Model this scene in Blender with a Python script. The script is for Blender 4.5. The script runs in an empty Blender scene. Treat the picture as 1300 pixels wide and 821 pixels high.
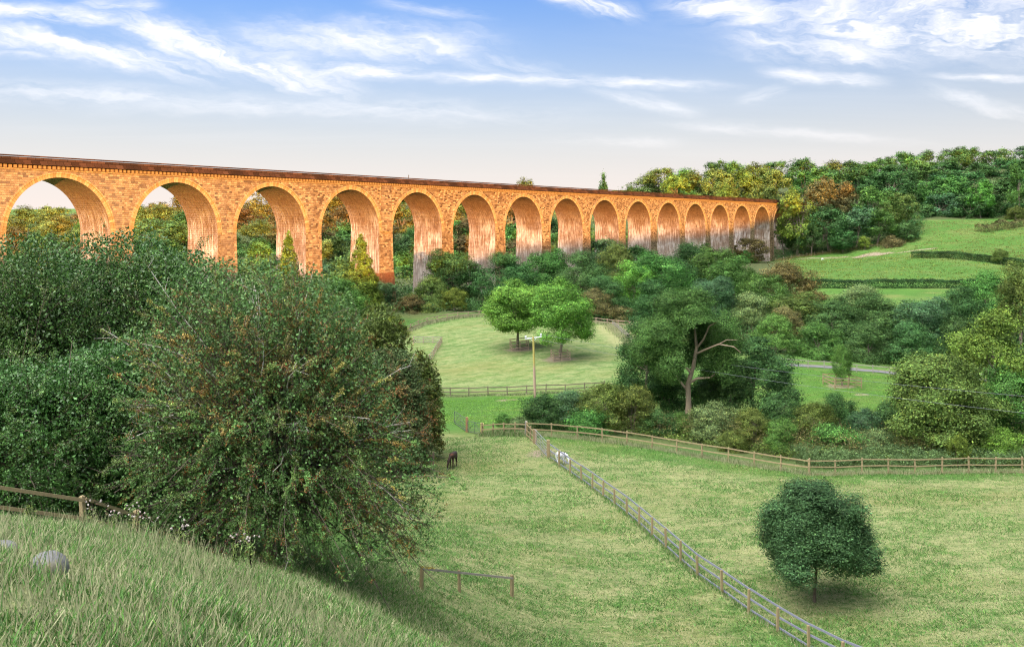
import bpy, bmesh, math, random
import numpy as np
from mathutils import Vector, Matrix
random.seed(7)
RNG = np.random.default_rng(7)
SC = bpy.context.scene
COL = SC.collection
F, CU, CV = 1300.0, 650.0, 285.5      # focal length in photo pixels, principal column, horizon row

def at(u, v, Y):
    return Vector(((u - CU) / F * Y, Y, -(v - CV) / F * Y))
def px(u, Y):
    return (u - CU) / F * Y

# ------------------------------------------------------------------ object helpers
def mesh_np(name, V, Fc, tint=None, uv=None, smooth=False):
    """V (n,3) vertices, Fc (m,k) faces, tint (n,3) point colours, uv (m*k,2)"""
    me = bpy.data.meshes.new(name)
    V = np.asarray(V, dtype=np.float32); Fc = np.asarray(Fc, dtype=np.int32)
    m, k = Fc.shape
    me.vertices.add(len(V)); me.vertices.foreach_set('co', V.ravel())
    me.loops.add(m * k); me.loops.foreach_set('vertex_index', Fc.ravel())
    me.polygons.add(m)
    me.polygons.foreach_set('loop_start', np.arange(0, m * k, k, dtype=np.int32))
    me.polygons.foreach_set('loop_total', np.full(m, k, dtype=np.int32))
    if smooth: me.polygons.foreach_set('use_smooth', np.ones(m, dtype=bool))
    if tint is not None:
        a = me.color_attributes.new('tint', 'FLOAT_COLOR', 'POINT')
        c = np.ones((len(V), 4), dtype=np.float32); c[:, :3] = tint
        a.data.foreach_set('color', c.ravel())
    if uv is not None:
        l = me.uv_layers.new(name='UVMap')
        l.data.foreach_set('uv', np.asarray(uv, dtype=np.float32).ravel())
    me.update(calc_edges=True)
    return me

def link(name, data, mat=None, parent=None, loc=None):
    o = bpy.data.objects.new(name, data); COL.objects.link(o)
    if mat is not None: data.materials.append(mat)
    if parent is not None: o.parent = parent
    if loc is not None: o.location = loc
    return o

def tag(o, label=None, cat=None, group=None, kind=None):
    if label: o['label'] = label
    if cat: o['category'] = cat
    if group: o['group'] = group
    if kind: o['kind'] = kind
    return o

def empty(name, loc=(0, 0, 0), rz=0.0):
    o = bpy.data.objects.new(name, None); COL.objects.link(o)
    o.empty_display_size = 0.3
    o.location = loc; o.rotation_euler = (0, 0, rz)
    return o

class MB:
    """collects boxes, tubes and quads into one mesh with uv in metres"""
    def __init__(s): s.v = []; s.f = []; s.uv = []
    def quad(s, a, b, c, d, uv=None):
        n = len(s.v); s.v += [tuple(a), tuple(b), tuple(c), tuple(d)]; s.f.append((n, n+1, n+2, n+3))
        s.uv += uv if uv else [(0,0),(1,0),(1,1),(0,1)]
    def box(s, c, d, R=None, taper=1.0):
        x, y, z = d[0]/2, d[1]/2, d[2]/2
        P = []
        for sz in (-1, 1):
            k = taper if sz > 0 else 1
            for sx, sy in ((-1,-1),(1,-1),(1,1),(-1,1)):
                p = Vector((sx*x*k, sy*y*k, sz*z))
                if R is not None: p = R @ p
                P.append(p + Vector(c))
        for q in ((0,1,5,4),(1,2,6,5),(2,3,7,6),(3,0,4,7),(4,5,6,7),(3,2,1,0)):
            w = (P[q[1]]-P[q[0]]).length; h = (P[q[2]]-P[q[1]]).length
            s.quad(*[P[i] for i in q], uv=[(0,0),(w,0),(w,h),(0,h)])
    def bar(s, a, b, w, h, up=Vector((0,0,1))):
        a, b = Vector(a), Vector(b); d = (b-a); L = d.length
        if L < 1e-6: return
        x = d/L; y = up.cross(x)
        if y.length < 1e-4: y = Vector((0,1,0)).cross(x)
        y.normalize(); z = x.cross(y)
        R = Matrix((x, y, z)).transposed()
        s.box((a+b)/2, (L, w, h), R)
    def tube(s, pts, rad, n=6, cap=True):
        pts = [Vector(p) for p in pts]
        rings = []
        for i, p in enumerate(pts):
            t = (pts[min(i+1, len(pts)-1)] - pts[max(i-1, 0)]).normalized()
            a = t.orthogonal().normalized() if i == 0 else (pa - t*pa.dot(t)).normalized()
            pa = a; b = t.cross(a)
            r = rad[i] if isinstance(rad, (list, tuple)) else rad
            rings.append([p + (a*math.cos(2*math.pi*k/n) + b*math.sin(2*math.pi*k/n))*r for k in range(n)])
        for i in range(len(rings)-1):
            for k in range(n):
                k2 = (k+1) % n
                s.quad(rings[i][k], rings[i][k2], rings[i+1][k2], rings[i+1][k])
        if cap:
            for r, p in ((rings[0], pts[0]), (rings[-1], pts[-1])):
                for k in range(0, n, 1):
                    s.quad(r[k], r[(k+1) % n], p, p)
    def data(s, name, smooth=False):
        return mesh_np(name, s.v, s.f, uv=s.uv, smooth=smooth)

# ------------------------------------------------------------------ materials
def mat_new(name):
    m = bpy.data.materials.new(name); m.use_nodes = True
    nt = m.node_tree; nt.nodes.clear()
    return m, nt, nt.nodes, nt.links
def ramp(nd, stops):
    r = nd.new('ShaderNodeValToRGB'); e = r.color_ramp.elements
    while len(e) > 1: e.remove(e[-1])
    e[0].position = stops[0][0]; e[0].color = (*stops[0][1], 1)
    for p, c in stops[1:]:
        x = e.new(p); x.color = (*c, 1)
    return r
def mix(nd, lk, fac, a, b, mode='MIX'):
    m = nd.new('ShaderNodeMix'); m.data_type = 'RGBA'; m.blend_type = mode; m.clamp_factor = True
    for sock, val in ((0, fac), (6, a), (7, b)):
        if hasattr(val, 'links') or isinstance(val, bpy.types.NodeSocket): lk.new(val, m.inputs[sock])
        elif sock == 0: m.inputs[0].default_value = val
        else: m.inputs[sock].default_value = (*val, 1)
    return m.outputs[2]
def mth(nd, lk, op, a, b=None, c=None, clamp=False):
    m = nd.new('ShaderNodeMath'); m.operation = op; m.use_clamp = clamp
    for i, v in enumerate((a, b, c)):
        if v is None: continue
        if isinstance(v, bpy.types.NodeSocket): lk.new(v, m.inputs[i])
        else: m.inputs[i].default_value = v
    return m.outputs[0]
def noise(nd, lk, vec, scale, detail=4, rough=.55, dist=0, lac=2.0):
    n = nd.new('ShaderNodeTexNoise'); n.inputs['Scale'].default_value = scale
    n.inputs['Detail'].default_value = detail; n.inputs['Roughness'].default_value = rough
    n.inputs['Distortion'].default_value = dist; n.inputs['Lacunarity'].default_value = lac
    if vec is not None: lk.new(vec, n.inputs['Vector'])
    return n.outputs[0]
def mapping(nd, lk, vec, scale=(1,1,1), rot=(0,0,0), loc=(0,0,0)):
    m = nd.new('ShaderNodeMapping'); m.inputs['Scale'].default_value = scale
    m.inputs['Rotation'].default_value = rot; m.inputs['Location'].default_value = loc
    lk.new(vec, m.inputs['Vector']); return m.outputs[0]
def principled(nd, lk, color, rough=.8, spec=.3, bump=None, bstr=.5, bdist=.05, normal=None):
    b = nd.new('ShaderNodeBsdfPrincipled')
    if isinstance(color, bpy.types.NodeSocket): lk.new(color, b.inputs['Base Color'])
    else: b.inputs['Base Color'].default_value = (*color, 1)
    if isinstance(rough, bpy.types.NodeSocket): lk.new(rough, b.inputs['Roughness'])
    else: b.inputs['Roughness'].default_value = rough
    b.inputs['Specular IOR Level'].default_value = spec
    if bump is not None:
        bp = nd.new('ShaderNodeBump'); bp.inputs['Strength'].default_value = bstr
        bp.inputs['Distance'].default_value = bdist; lk.new(bump, bp.inputs['Height'])
        lk.new(bp.outputs[0], b.inputs['Normal'])
    return b
def out(nd, lk, sh):
    o = nd.new('ShaderNodeOutputMaterial'); lk.new(sh, o.inputs[0])

def leaf_mat(name, base, trans=.20, rough=.55, spec=.14, vary=.10):
    m, nt, nd, lk = mat_new(name)
    at_ = nd.new('ShaderNodeAttribute'); at_.attribute_name = 'tint'
    oi = nd.new('ShaderNodeObjectInfo')
    hs = nd.new('ShaderNodeHueSaturation')
    lk.new(mix(nd, lk, 1.0, base, at_.outputs['Color'], 'MULTIPLY'), hs.inputs['Color'])
    lk.new(mth(nd, lk, 'MULTIPLY_ADD', oi.outputs['Random'], vary*.35, .5 - vary*.175), hs.inputs['Hue'])
    r2 = mth(nd, lk, 'FRACT', mth(nd, lk, 'MULTIPLY', oi.outputs['Random'], 7.31))
    lk.new(mth(nd, lk, 'MULTIPLY_ADD', r2, vary*3.2, 1 - vary*1.4), hs.inputs['Value'])
    c = hs.outputs[0]
    b = principled(nd, lk, c, rough, spec)
    t = nd.new('ShaderNodeBsdfTranslucent'); lk.new(c, t.inputs['Color'])
    ms = nd.new('ShaderNodeMixShader'); ms.inputs[0].default_value = trans
    lk.new(b.outputs[0], ms.inputs[1]); lk.new(t.outputs[0], ms.inputs[2])
    out(nd, lk, ms.outputs[0]); return m

def wood_mat(name, c1, c2, scale=6.0, rough=.85):
    m, nt, nd, lk = mat_new(name)
    tc = nd.new('ShaderNodeTexCoord')
    n = noise(nd, lk, mapping(nd, lk, tc.outputs['Object'], (scale, scale, scale)), 1.0, 5, .6)
    n2 = noise(nd, lk, tc.outputs['Object'], .35, 2)
    c = mix(nd, lk, n, c1, c2)
    c = mix(nd, lk, mth(nd, lk, 'MULTIPLY', n2, .6), c, tuple(x*.55 for x in c2))
    b = principled(nd, lk, c, rough, .2, bump=n, bstr=.4, bdist=.02)
    out(nd, lk, b.outputs[0]); return m

def plain_mat(name, c, rough=.6, metal=0.0, spec=.4):
    m, nt, nd, lk = mat_new(name)
    tc = nd.new('ShaderNodeTexCoord')
    n = noise(nd, lk, tc.outputs['Object'], 9.0, 4)
    cc = mix(nd, lk, n, tuple(x*.75 for x in c), tuple(min(1, x*1.2) for x in c))
    b = principled(nd, lk, cc, rough, spec); b.inputs['Metallic'].default_value = metal
    out(nd, lk, b.outputs[0]); return m

# ------------------------------------------------------------------ sun direction
SUN_EL = math.radians(4.2)
SX, SY = 0.342, -0.940                     # horizontal direction towards the sun (low, behind the camera to the right)
TX, TY = 0.940, 0.342
SUN_DIR = Vector((SX*math.cos(SUN_EL), SY*math.cos(SUN_EL), math.sin(SUN_EL)))

# ------------------------------------------------------------------ terrain
CP = [ # (x, y, z)
    (0,0,-1.7),(-6,4,-2.2),(0,10,-5.2),(0,20,-9.5),(0,35,-15.6),(10,20,-10.5),(25,30,-15.5),(0,45,-18.7),
    (40,20,-12.5),(-40,0,-3.5),(60,0,-6),
]
for u, v, Y in [ (62,727,12),(0,720,12),(0,664,27),(80,674,30),(200,698,27),(340,730,25),(330,716,38),(120,690,40),(-200,640,30),
    (150,640,62),(0,620,62),(420,690,47),(560,700,56),(560,640,72),
    (575,593,84),(880,728,57),(670,560,92),(1025,600,82),(1300,600,80),(1300,790,50),(1000,790,50),(700,780,51),
    (1300,690,62),(593,552,98),(640,549,96),(677,508,130),(600,500,140),(765,495,138),(661,443,168),(710,456,160),
    (600,406,200),(520,412,198),(780,415,200),(460,430,190),(870,541,105),(1190,575,92),(1070,490,130),(1003,466,150),
    (1140,476,150),(1255,488,140),(1060,530,112),(1400,500,130),(500,384,227),(400,400,200),(300,430,180),(150,470,160),
    (1080,379,260),(1130,366,280),(1030,366,282),(1265,366,275),(1160,328,370),(1290,340,330),(1130,345,320),(1020,350,310),(1000,330,420),(1100,325,410),
    (985,331,431),(1200,290,440),(1250,277,480),(1130,318,412),(1300,270,490),(1300,310,400),(1400,300,400),(1170,279,480),
    (1010,322,436),(1200,226,560),(1300,222,560),(1000,252,570),(1100,245,570),(900,262,560),(835,262,560),(765,268,580),(655,265,600),
    (500,270,600),(325,278,560),(240,278,540),(100,300,520),(20,300,520),(-100,300,520),(100,345,350),(0,350,330),(330,350,330),
    (100,420,200),(550,345,330),(700,360,290),(800,365,290),(900,345,340),(780,400,235),(900,400,220),(1000,420,200),(1200,430,200),(700,330,380),(850,322,430),(500,330,400)]:
    p = at(u, v, Y); CP.append((p.x, p.y, p.z))
for x, y, z in [(-500,300,0),(-600,600,8),(600,300,25),(700,700,40),(0,900,25),(-500,1000,15),(500,1000,35),(400,150,-10),(300,60,-14),(-250,60,-12),(-200,150,-25),
                (1500,1500,30),(-1500,1500,15),(0,2200,18),(-1800,500,10),(1800,500,30),(0,-60,6),(-150,-60,4),(150,-60,-3)]:
    CP.append((x, y, z))
CP = np.array(CP, float)
def _tps(r2):
    return np.where(r2 > 1e-9, r2 * np.log(np.maximum(r2, 1e-9)) * .5, 0.0)
SCALE = 100.0
_P = CP[:, :2] / SCALE
_K = _tps(((_P[:, None] - _P[None]) ** 2).sum(-1)) + np.eye(len(_P)) * 1e-4
_Q = np.hstack([np.ones((len(_P), 1)), _P])
_A = np.block([[_K, _Q], [_Q.T, np.zeros((3, 3))]])
_W = np.linalg.solve(_A, np.concatenate([CP[:, 2], np.zeros(3)]))
CRX = np.array([-400, -60, -38, -10, 34, 51, 96, 150, 220, 285, 330, 385, 600])
CRZ = np.array([27, 27, 27, 27, 24, 22, 32, 37, 43, 58, 74, 86, 95.])  # crest of the unseen hill behind the camera, shaped to shade the valley
def hgt(x, y):
    x = np.asarray(x, float); y = np.asarray(y, float); sh = x.shape
    X = np.clip(x.ravel(), -1700, 1700); Y = np.clip(y.ravel(), -90, 2100)
    z = np.empty(len(X))
    for i in range(0, len(X), 20000):
        q = np.stack([X[i:i+20000], Y[i:i+20000]], 1) / SCALE
        r2 = ((q[:, None] - _P[None]) ** 2).sum(-1)
        z[i:i+20000] = _tps(r2) @ _W[:len(_P)] + _W[len(_P)] + q @ _W[len(_P)+1:]
    X = x.ravel(); Y = y.ravel()
    a = -(SX * X + SY * Y); l = TX * X + TY * Y          # along the light / across it
    crest = np.interp(l, CRX, CRZ)
    t = np.clip((-Y - 25) / 60, 0, 1); t = t * t * (3 - 2 * t)
    s = np.clip((-a - 40) / 230, 0, 1); s = s * s * (3 - 2 * s)
    back = -2 + (crest + 2) * s
    z = z * (1 - t) + back * t
    z = z + 0.10 * np.sin(X * .31 + 1.3 * np.sin(Y * .17)) * np.sin(Y * .27 + .7) + .05 * np.sin(X * .9 + Y * .4)
    return z.reshape(sh)
def gz(x, y): return float(hgt(np.array([x]), np.array([y]))[0])
def gp(u, Y):
    x = px(u, Y); return Vector((x, Y, gz(x, Y)))

def axis(a):
    o = [a[0][0]]
    for (s, e, st) in a:
        n = max(1, round((e - s) / st)); o += list(np.linspace(s, e, n + 1)[1:])
    return np.array(o)
xs = axis([(-3000,-900,150),(-900,-300,30),(-300,-130,5),(-130,130,1.1),(130,300,4),(300,900,30),(900,3000,150)])
ys = axis([(-2000,-600,100),(-600,-60,18),(-60,0,5),(0,230,1.1),(230,500,3),(500,800,15),(800,3200,150)])
GX, GY = np.meshgrid(xs, ys); GZ = hgt(GX, GY)
nx, ny = len(xs), len(ys)
def seg_d(X, Y, pts):
    d = np.full(X.shape, 1e9)
    for (ax, ay), (bx, by) in zip(pts[:-1], pts[1:]):
        vx, vy = bx-ax, by-ay
        t = np.clip(((X-ax)*vx + (Y-ay)*vy) / (vx*vx+vy*vy), 0, 1)
        d = np.minimum(d, np.hypot(X-ax-t*vx, Y-ay-t*vy))
    return d
def inside(X, Y, poly):
    r = np.zeros(X.shape, bool); n = len(poly)
    for i in range(n):
        x1, y1 = poly[i]; x2, y2 = poly[(i+1) % n]
        if y1 == y2: continue
        c = ((Y >= min(y1, y2)) & (Y < max(y1, y2))) & (X < (x2-x1)*(Y-y1)/(y2-y1) + x1)
        r ^= c
    return r
def blur_in(X, Y, poly, w):
    d = seg_d(X, Y, poly + [poly[0]]); s = np.where(inside(X, Y, poly), d, -d)
    return np.clip(s / w * .5 + .5, 0, 1)
def uvp(l): return [(px(u, Y), Y) for u, Y in l]

# fence lines in plan (photo column, distance)
L_DIAG = uvp([(697,86.5),(745,78),(797,69),(850,61),(880,57),(940,52.5),(1000,48.5),(1060,45),(1120,42)])
L_ROAD = uvp([(668,94),(745,93),(830,90),(925,86),(1027,81.5)])
L_ROAD2 = uvp([(1027,81.5),(1130,81),(1230,80.5),(1420,80),(1640,79.5)])
L_SHORT = uvp([(612,96.5),(668,94)])
L_MID = uvp([(548,139),(600,138),(680,137),(767,137)])
L_FAR = uvp([(512,192),(535,197),(560,200),(600,204),(640,206),(700,206),(750,205),(800,201),(830,200)])
L_STRIP = uvp([(778,200),(790,186),(803,172)])
L_PEN = uvp([(525,183),(561,181),(549,166),(535,158)])
L_LANE = uvp([(985,152),(1020,151),(1140,149),(1200,147),(1262,143),(1330,140)])

lush = np.zeros(GX.shape); straw = np.zeros(GX.shape); bare = np.zeros(GX.shape); stripe = np.zeros(GX.shape)
# near paddocks: straw and green mottled
padR = uvp([(668,93),(1027,80.5),(1900,76),(2200,30),(1400,30),(1180,38)])
padL = uvp([(400,110),(590,99),(668,94),(697,86),(797,69),(940,52),(1000,44),(600,40),(450,50)])
far_p = uvp([(430,190),(520,196),(600,203),(700,205),(778,200),(803,172),(800,139),(560,139),(430,139)])
strip_p = uvp([(440,138),(850,138),(850,97),(668,96),(590,99),(430,105)])
rfield = uvp([(940,160),(1003,151),(1140,149),(1260,143),(1330,140),(1250,112),(1050,108),(900,112)])
w = blur_in(GX, GY, padR, 2); straw += w * .58
w = blur_in(GX, GY, padL, 2); straw += w * .56
w = blur_in(GX, GY, far_p, 3); straw += w * .49; stripe += w
w = blur_in(GX, GY, strip_p, 3); straw += w * .25; lush += w * .3
w = blur_in(GX, GY, rfield, 4); lush += w
hill = ((GY > 235) & (GX > 60)); lush += hill * .75
# lush bands below fences
d = seg_d(GX, GY, L_ROAD); lush += np.exp(-(np.maximum(0, d-1.2)/3.0)**2) * (GY < np.interp(GX, [p[0] for p in L_ROAD], [p[1] for p in L_ROAD])) * .9
d = seg_d(GX, GY, uvp([(560,134),(650,133),(770,133)])); lush += np.exp(-(d/4.0)**2) * .9
d = seg_d(GX, GY, uvp([(783,196),(800,180)])); lush += 0
strip2 = uvp([(785,199),(812,172),(900,172),(900,199)]); lush += blur_in(GX, GY, strip2, 2)
pen = uvp([(520,184),(561,181),(549,166),(500,160)]); lush += blur_in(GX, GY, pen, 1.5) * .6
# near slope
near = np.clip((48 - GY) / 8, 0, 1); straw = straw * (1 - near) + near * .55
# bare earth: round the tree guards, gate, muddy patch, track on the hill, dry strip under the hill wood
for u, Y, r in ((661,168,3.4),(710,160,3.4),(1068,130,2.6),(640,131,1.7),(652,131.5,1.4),(1095,124,1.3),(690,88,2.0),(618,97,1.0)):
    bare = np.maximum(bare, np.exp(-(((GX-px(u, Y))/r)**2 + ((GY-Y)/(r*.9))**2)) * .85)
track = uvp([(975,425),(1010,421),(1045,416),(1075,412),(1110,408),(1150,404),(1190,404)])
bare = np.maximum(bare, np.clip(1.5 - seg_d(GX, GY, track)/1.9, 0, 1) * .80)
bare = np.maximum(bare, np.clip(1.5 - seg_d(GX, GY, uvp([(1088,408),(1104,413),(1118,410)]))/3.0, 0, 1)*.8)
bare = np.maximum(bare, np.clip(1.5 - seg_d(GX, GY, [(x, y+2.6) for x, y in L_LANE])/1.6, 0, 1) * 0)
d = seg_d(GX, GY, L_STRIP); straw += np.exp(-((d-1.0)/1.8)**2) * .8
# scrub floor under woods
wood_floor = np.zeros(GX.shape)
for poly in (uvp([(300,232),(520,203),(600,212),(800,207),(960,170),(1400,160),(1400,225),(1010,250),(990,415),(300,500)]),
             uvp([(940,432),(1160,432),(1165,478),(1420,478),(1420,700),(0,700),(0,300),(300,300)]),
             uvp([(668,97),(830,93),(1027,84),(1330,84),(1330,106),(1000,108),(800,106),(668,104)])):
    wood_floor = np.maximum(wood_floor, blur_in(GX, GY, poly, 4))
TC = np.stack([np.clip(lush,0,1), np.clip(straw,0,1), np.clip(bare,0,1)], -1).reshape(-1, 3)
idx = np.arange(nx*ny).reshape(ny, nx)
Fq = np.stack([idx[:-1,:-1], idx[:-1,1:], idx[1:,1:], idx[1:,:-1]], -1).reshape(-1, 4)
gme = mesh_np('ground', np.stack([GX, GY, GZ], -1).reshape(-1, 3), Fq, tint=TC, smooth=True)
a2 = gme.color_attributes.new('zone', 'FLOAT_COLOR', 'POINT')
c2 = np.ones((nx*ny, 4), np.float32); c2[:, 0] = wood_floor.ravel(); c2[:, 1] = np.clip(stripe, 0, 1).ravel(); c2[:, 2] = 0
a2.data.foreach_set('color', c2.ravel())

def ground_mat():
    m, nt, nd, lk = mat_new('grass_ground')
    tc = nd.new('ShaderNodeTexCoord'); P = tc.outputs['Object']
    A = nd.new('ShaderNodeAttribute'); A.attribute_name = 'tint'
    s = nd.new('ShaderNodeSeparateColor'); lk.new(A.outputs['Color'], s.inputs[0])
    Z = nd.new('ShaderNodeAttribute'); Z.attribute_name = 'zone'
    z = nd.new('ShaderNodeSeparateColor'); lk.new(Z.outputs['Color'], z.inputs[0])
    fine = noise(nd, lk, mapping(nd, lk, P, (1.1, 2.2, 2.2)), 2.2, 6, .7, .6)
    mid = noise(nd, lk, mapping(nd, lk, P, (.7, 1.5, 1.0), (0,0,.3)), .55, 5, .65, .8)
    big = noise(nd, lk, P, .055, 4, .55)
    green = mix(nd, lk, big, (.052,.130,.026), (.098,.185,.040))
    lushc = mix(nd, lk, mid, (.042,.125,.018), (.095,.190,.032))
    g = mix(nd, lk, s.outputs[0], green, lushc)
    # straw patches
    sw = mth(nd, lk, 'ADD', mth(nd, lk, 'MULTIPLY', fine, .65), mth(nd, lk, 'MULTIPLY', mid, .55))
    sw = mth(nd, lk, 'SUBTRACT', mth(nd, lk, 'ADD', sw, mth(nd, lk, 'MULTIPLY', s.outputs[1], .62)), .82)
    sw = mth(nd, lk, 'MULTIPLY', sw, 5.0, clamp=True)
    strawc = mix(nd, lk, fine, (.20,.20,.085), (.39,.365,.19))
    c = mix(nd, lk, mth(nd, lk, 'MULTIPLY', sw, mth(nd, lk, 'MINIMUM', mth(nd, lk, 'MULTIPLY', s.outputs[1], 1.5), .8)), g, strawc)
    # mown swathes of the far paddock
    wv = nd.new('ShaderNodeTexWave'); wv.inputs['Scale'].default_value = .10; wv.inputs['Distortion'].default_value = 4.5
    wv.inputs['Detail'].default_value = 3; wv.inputs['Detail Scale'].default_value = 1.2
    lk.new(mapping(nd, lk, P, (1, 1, 1), (0, 0, .95)), wv.inputs['Vector'])
    c = mix(nd, lk, mth(nd, lk, 'MULTIPLY', mth(nd, lk, 'MULTIPLY', wv.outputs['Fac'], z.outputs[1]), .22), c, (.26,.30,.14))
    # dark wisps between tussocks
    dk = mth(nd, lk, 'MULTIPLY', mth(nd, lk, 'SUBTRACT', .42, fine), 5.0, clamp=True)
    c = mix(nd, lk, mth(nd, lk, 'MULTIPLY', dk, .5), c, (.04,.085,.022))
    pt = noise(nd, lk, mapping(nd, lk, P, (.5, 1.0, 1.0)), .12, 6, .65, .5)
    c = mix(nd, lk, mth(nd, lk, 'MULTIPLY', mth(nd, lk, 'SUBTRACT', pt, .47), 4.5, clamp=True), c, mix(nd, lk, .60, c, (.19,.185,.065)))
    pt2 = noise(nd, lk, mapping(nd, lk, P, (1.0, 1.6, 1.0)), .45, 5, .7, .8)
    c = mix(nd, lk, mth(nd, lk, 'MULTIPLY', mth(nd, lk, 'SUBTRACT', pt2, .51), 5.0, clamp=True), c, mix(nd, lk, .60, c, (.030,.080,.014)))
    pt3 = noise(nd, lk, mapping(nd, lk, P, (.25, .9, 1.0), (0,0,.12)), .20, 5, .7, .5)
    c = mix(nd, lk, mth(nd, lk, 'MULTIPLY', mth(nd, lk, 'MULTIPLY', mth(nd, lk, 'SUBTRACT', pt3, .50), 4.0, clamp=True), s.outputs[0]), c, mix(nd, lk, .5, c, (.055,.11,.02)))
    earth = mix(nd, lk, fine, (.17,.125,.085), (.34,.28,.21))
    be = mth(nd, lk, 'MULTIPLY', mth(nd, lk, 'SUBTRACT', mth(nd, lk, 'ADD', s.outputs[2], mth(nd, lk, 'MULTIPLY', mid, .6)), .72), 4.0, clamp=True)
    c = mix(nd, lk, be, c, earth)
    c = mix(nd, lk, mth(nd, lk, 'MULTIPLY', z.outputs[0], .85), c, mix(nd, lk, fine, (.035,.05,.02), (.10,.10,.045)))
    h = mth(nd, lk, 'ADD', mth(nd, lk, 'MULTIPLY', fine, .6), mid)
    b = principled(nd, lk, c, .9, .15, bump=h, bstr=.9, bdist=.35)
    out(nd, lk, b.outputs[0]); return m
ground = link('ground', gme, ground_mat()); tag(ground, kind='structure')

# lane beyond the right-hand field
mb = MB(); pts = [Vector((x, y, gz(x, y))) for x, y in L_LANE]
dense = []
for a, b in zip(pts[:-1], pts[1:]):
    n = max(2, int((b-a).length/2))
    for i in range(n): dense.append(a.lerp(b, i/n))
for a, b in zip(dense[:-1], dense[1:]):
    q = []
    for p, off in ((a, 1.2), (b, 1.2), (b, 4.4), (a, 4.4)):
        x, y = p.x, p.y + off; q.append((x, y, gz(x, y) + .06))
    mb.quad(*q)
def asphalt():
    m, nt, nd, lk = mat_new('asphalt'); tc = nd.new('ShaderNodeTexCoord')
    n = noise(nd, lk, tc.outputs['Object'], 3.0, 6, .7)
    out(nd, lk, principled(nd, lk, mix(nd, lk, n, (.10,.10,.11), (.19,.185,.19)), .9, .2).outputs[0]); return m
tag(link('lane', mb.data('lane'), asphalt()), kind='structure')

# ------------------------------------------------------------------ viaduct
BAY = 22.3
DX, DZ = 0.5592, 0.8291                     # direction of the viaduct in plan
U0 = 7.789
def via_pt(k, off=0.0):
    """plan position on the near face at bay index k (arch centres at whole numbers); off goes to the far side"""
    Yd = BAY*DZ*(k+U0); u = 1527 - 12747/(k+U0)
    x = (u-650)/1300*Yd
    return Vector((x - DZ*off, Yd + DX*off, 0))
VW = 8.3
CROWN, SPRING, RAD = 7.5, -1.45, 8.95
TOP_WALL, CORB0, PAR1 = 9.30, 8.72, 10.68
k_first = -1
origin = via_pt(0)
VROT = math.atan2(DZ, DX)
via = empty('railway_viaduct', (origin.x, origin.y, 0), VROT)
tag(via, 'long stone railway viaduct of tall round arches glowing orange in low sun', 'viaduct')

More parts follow.
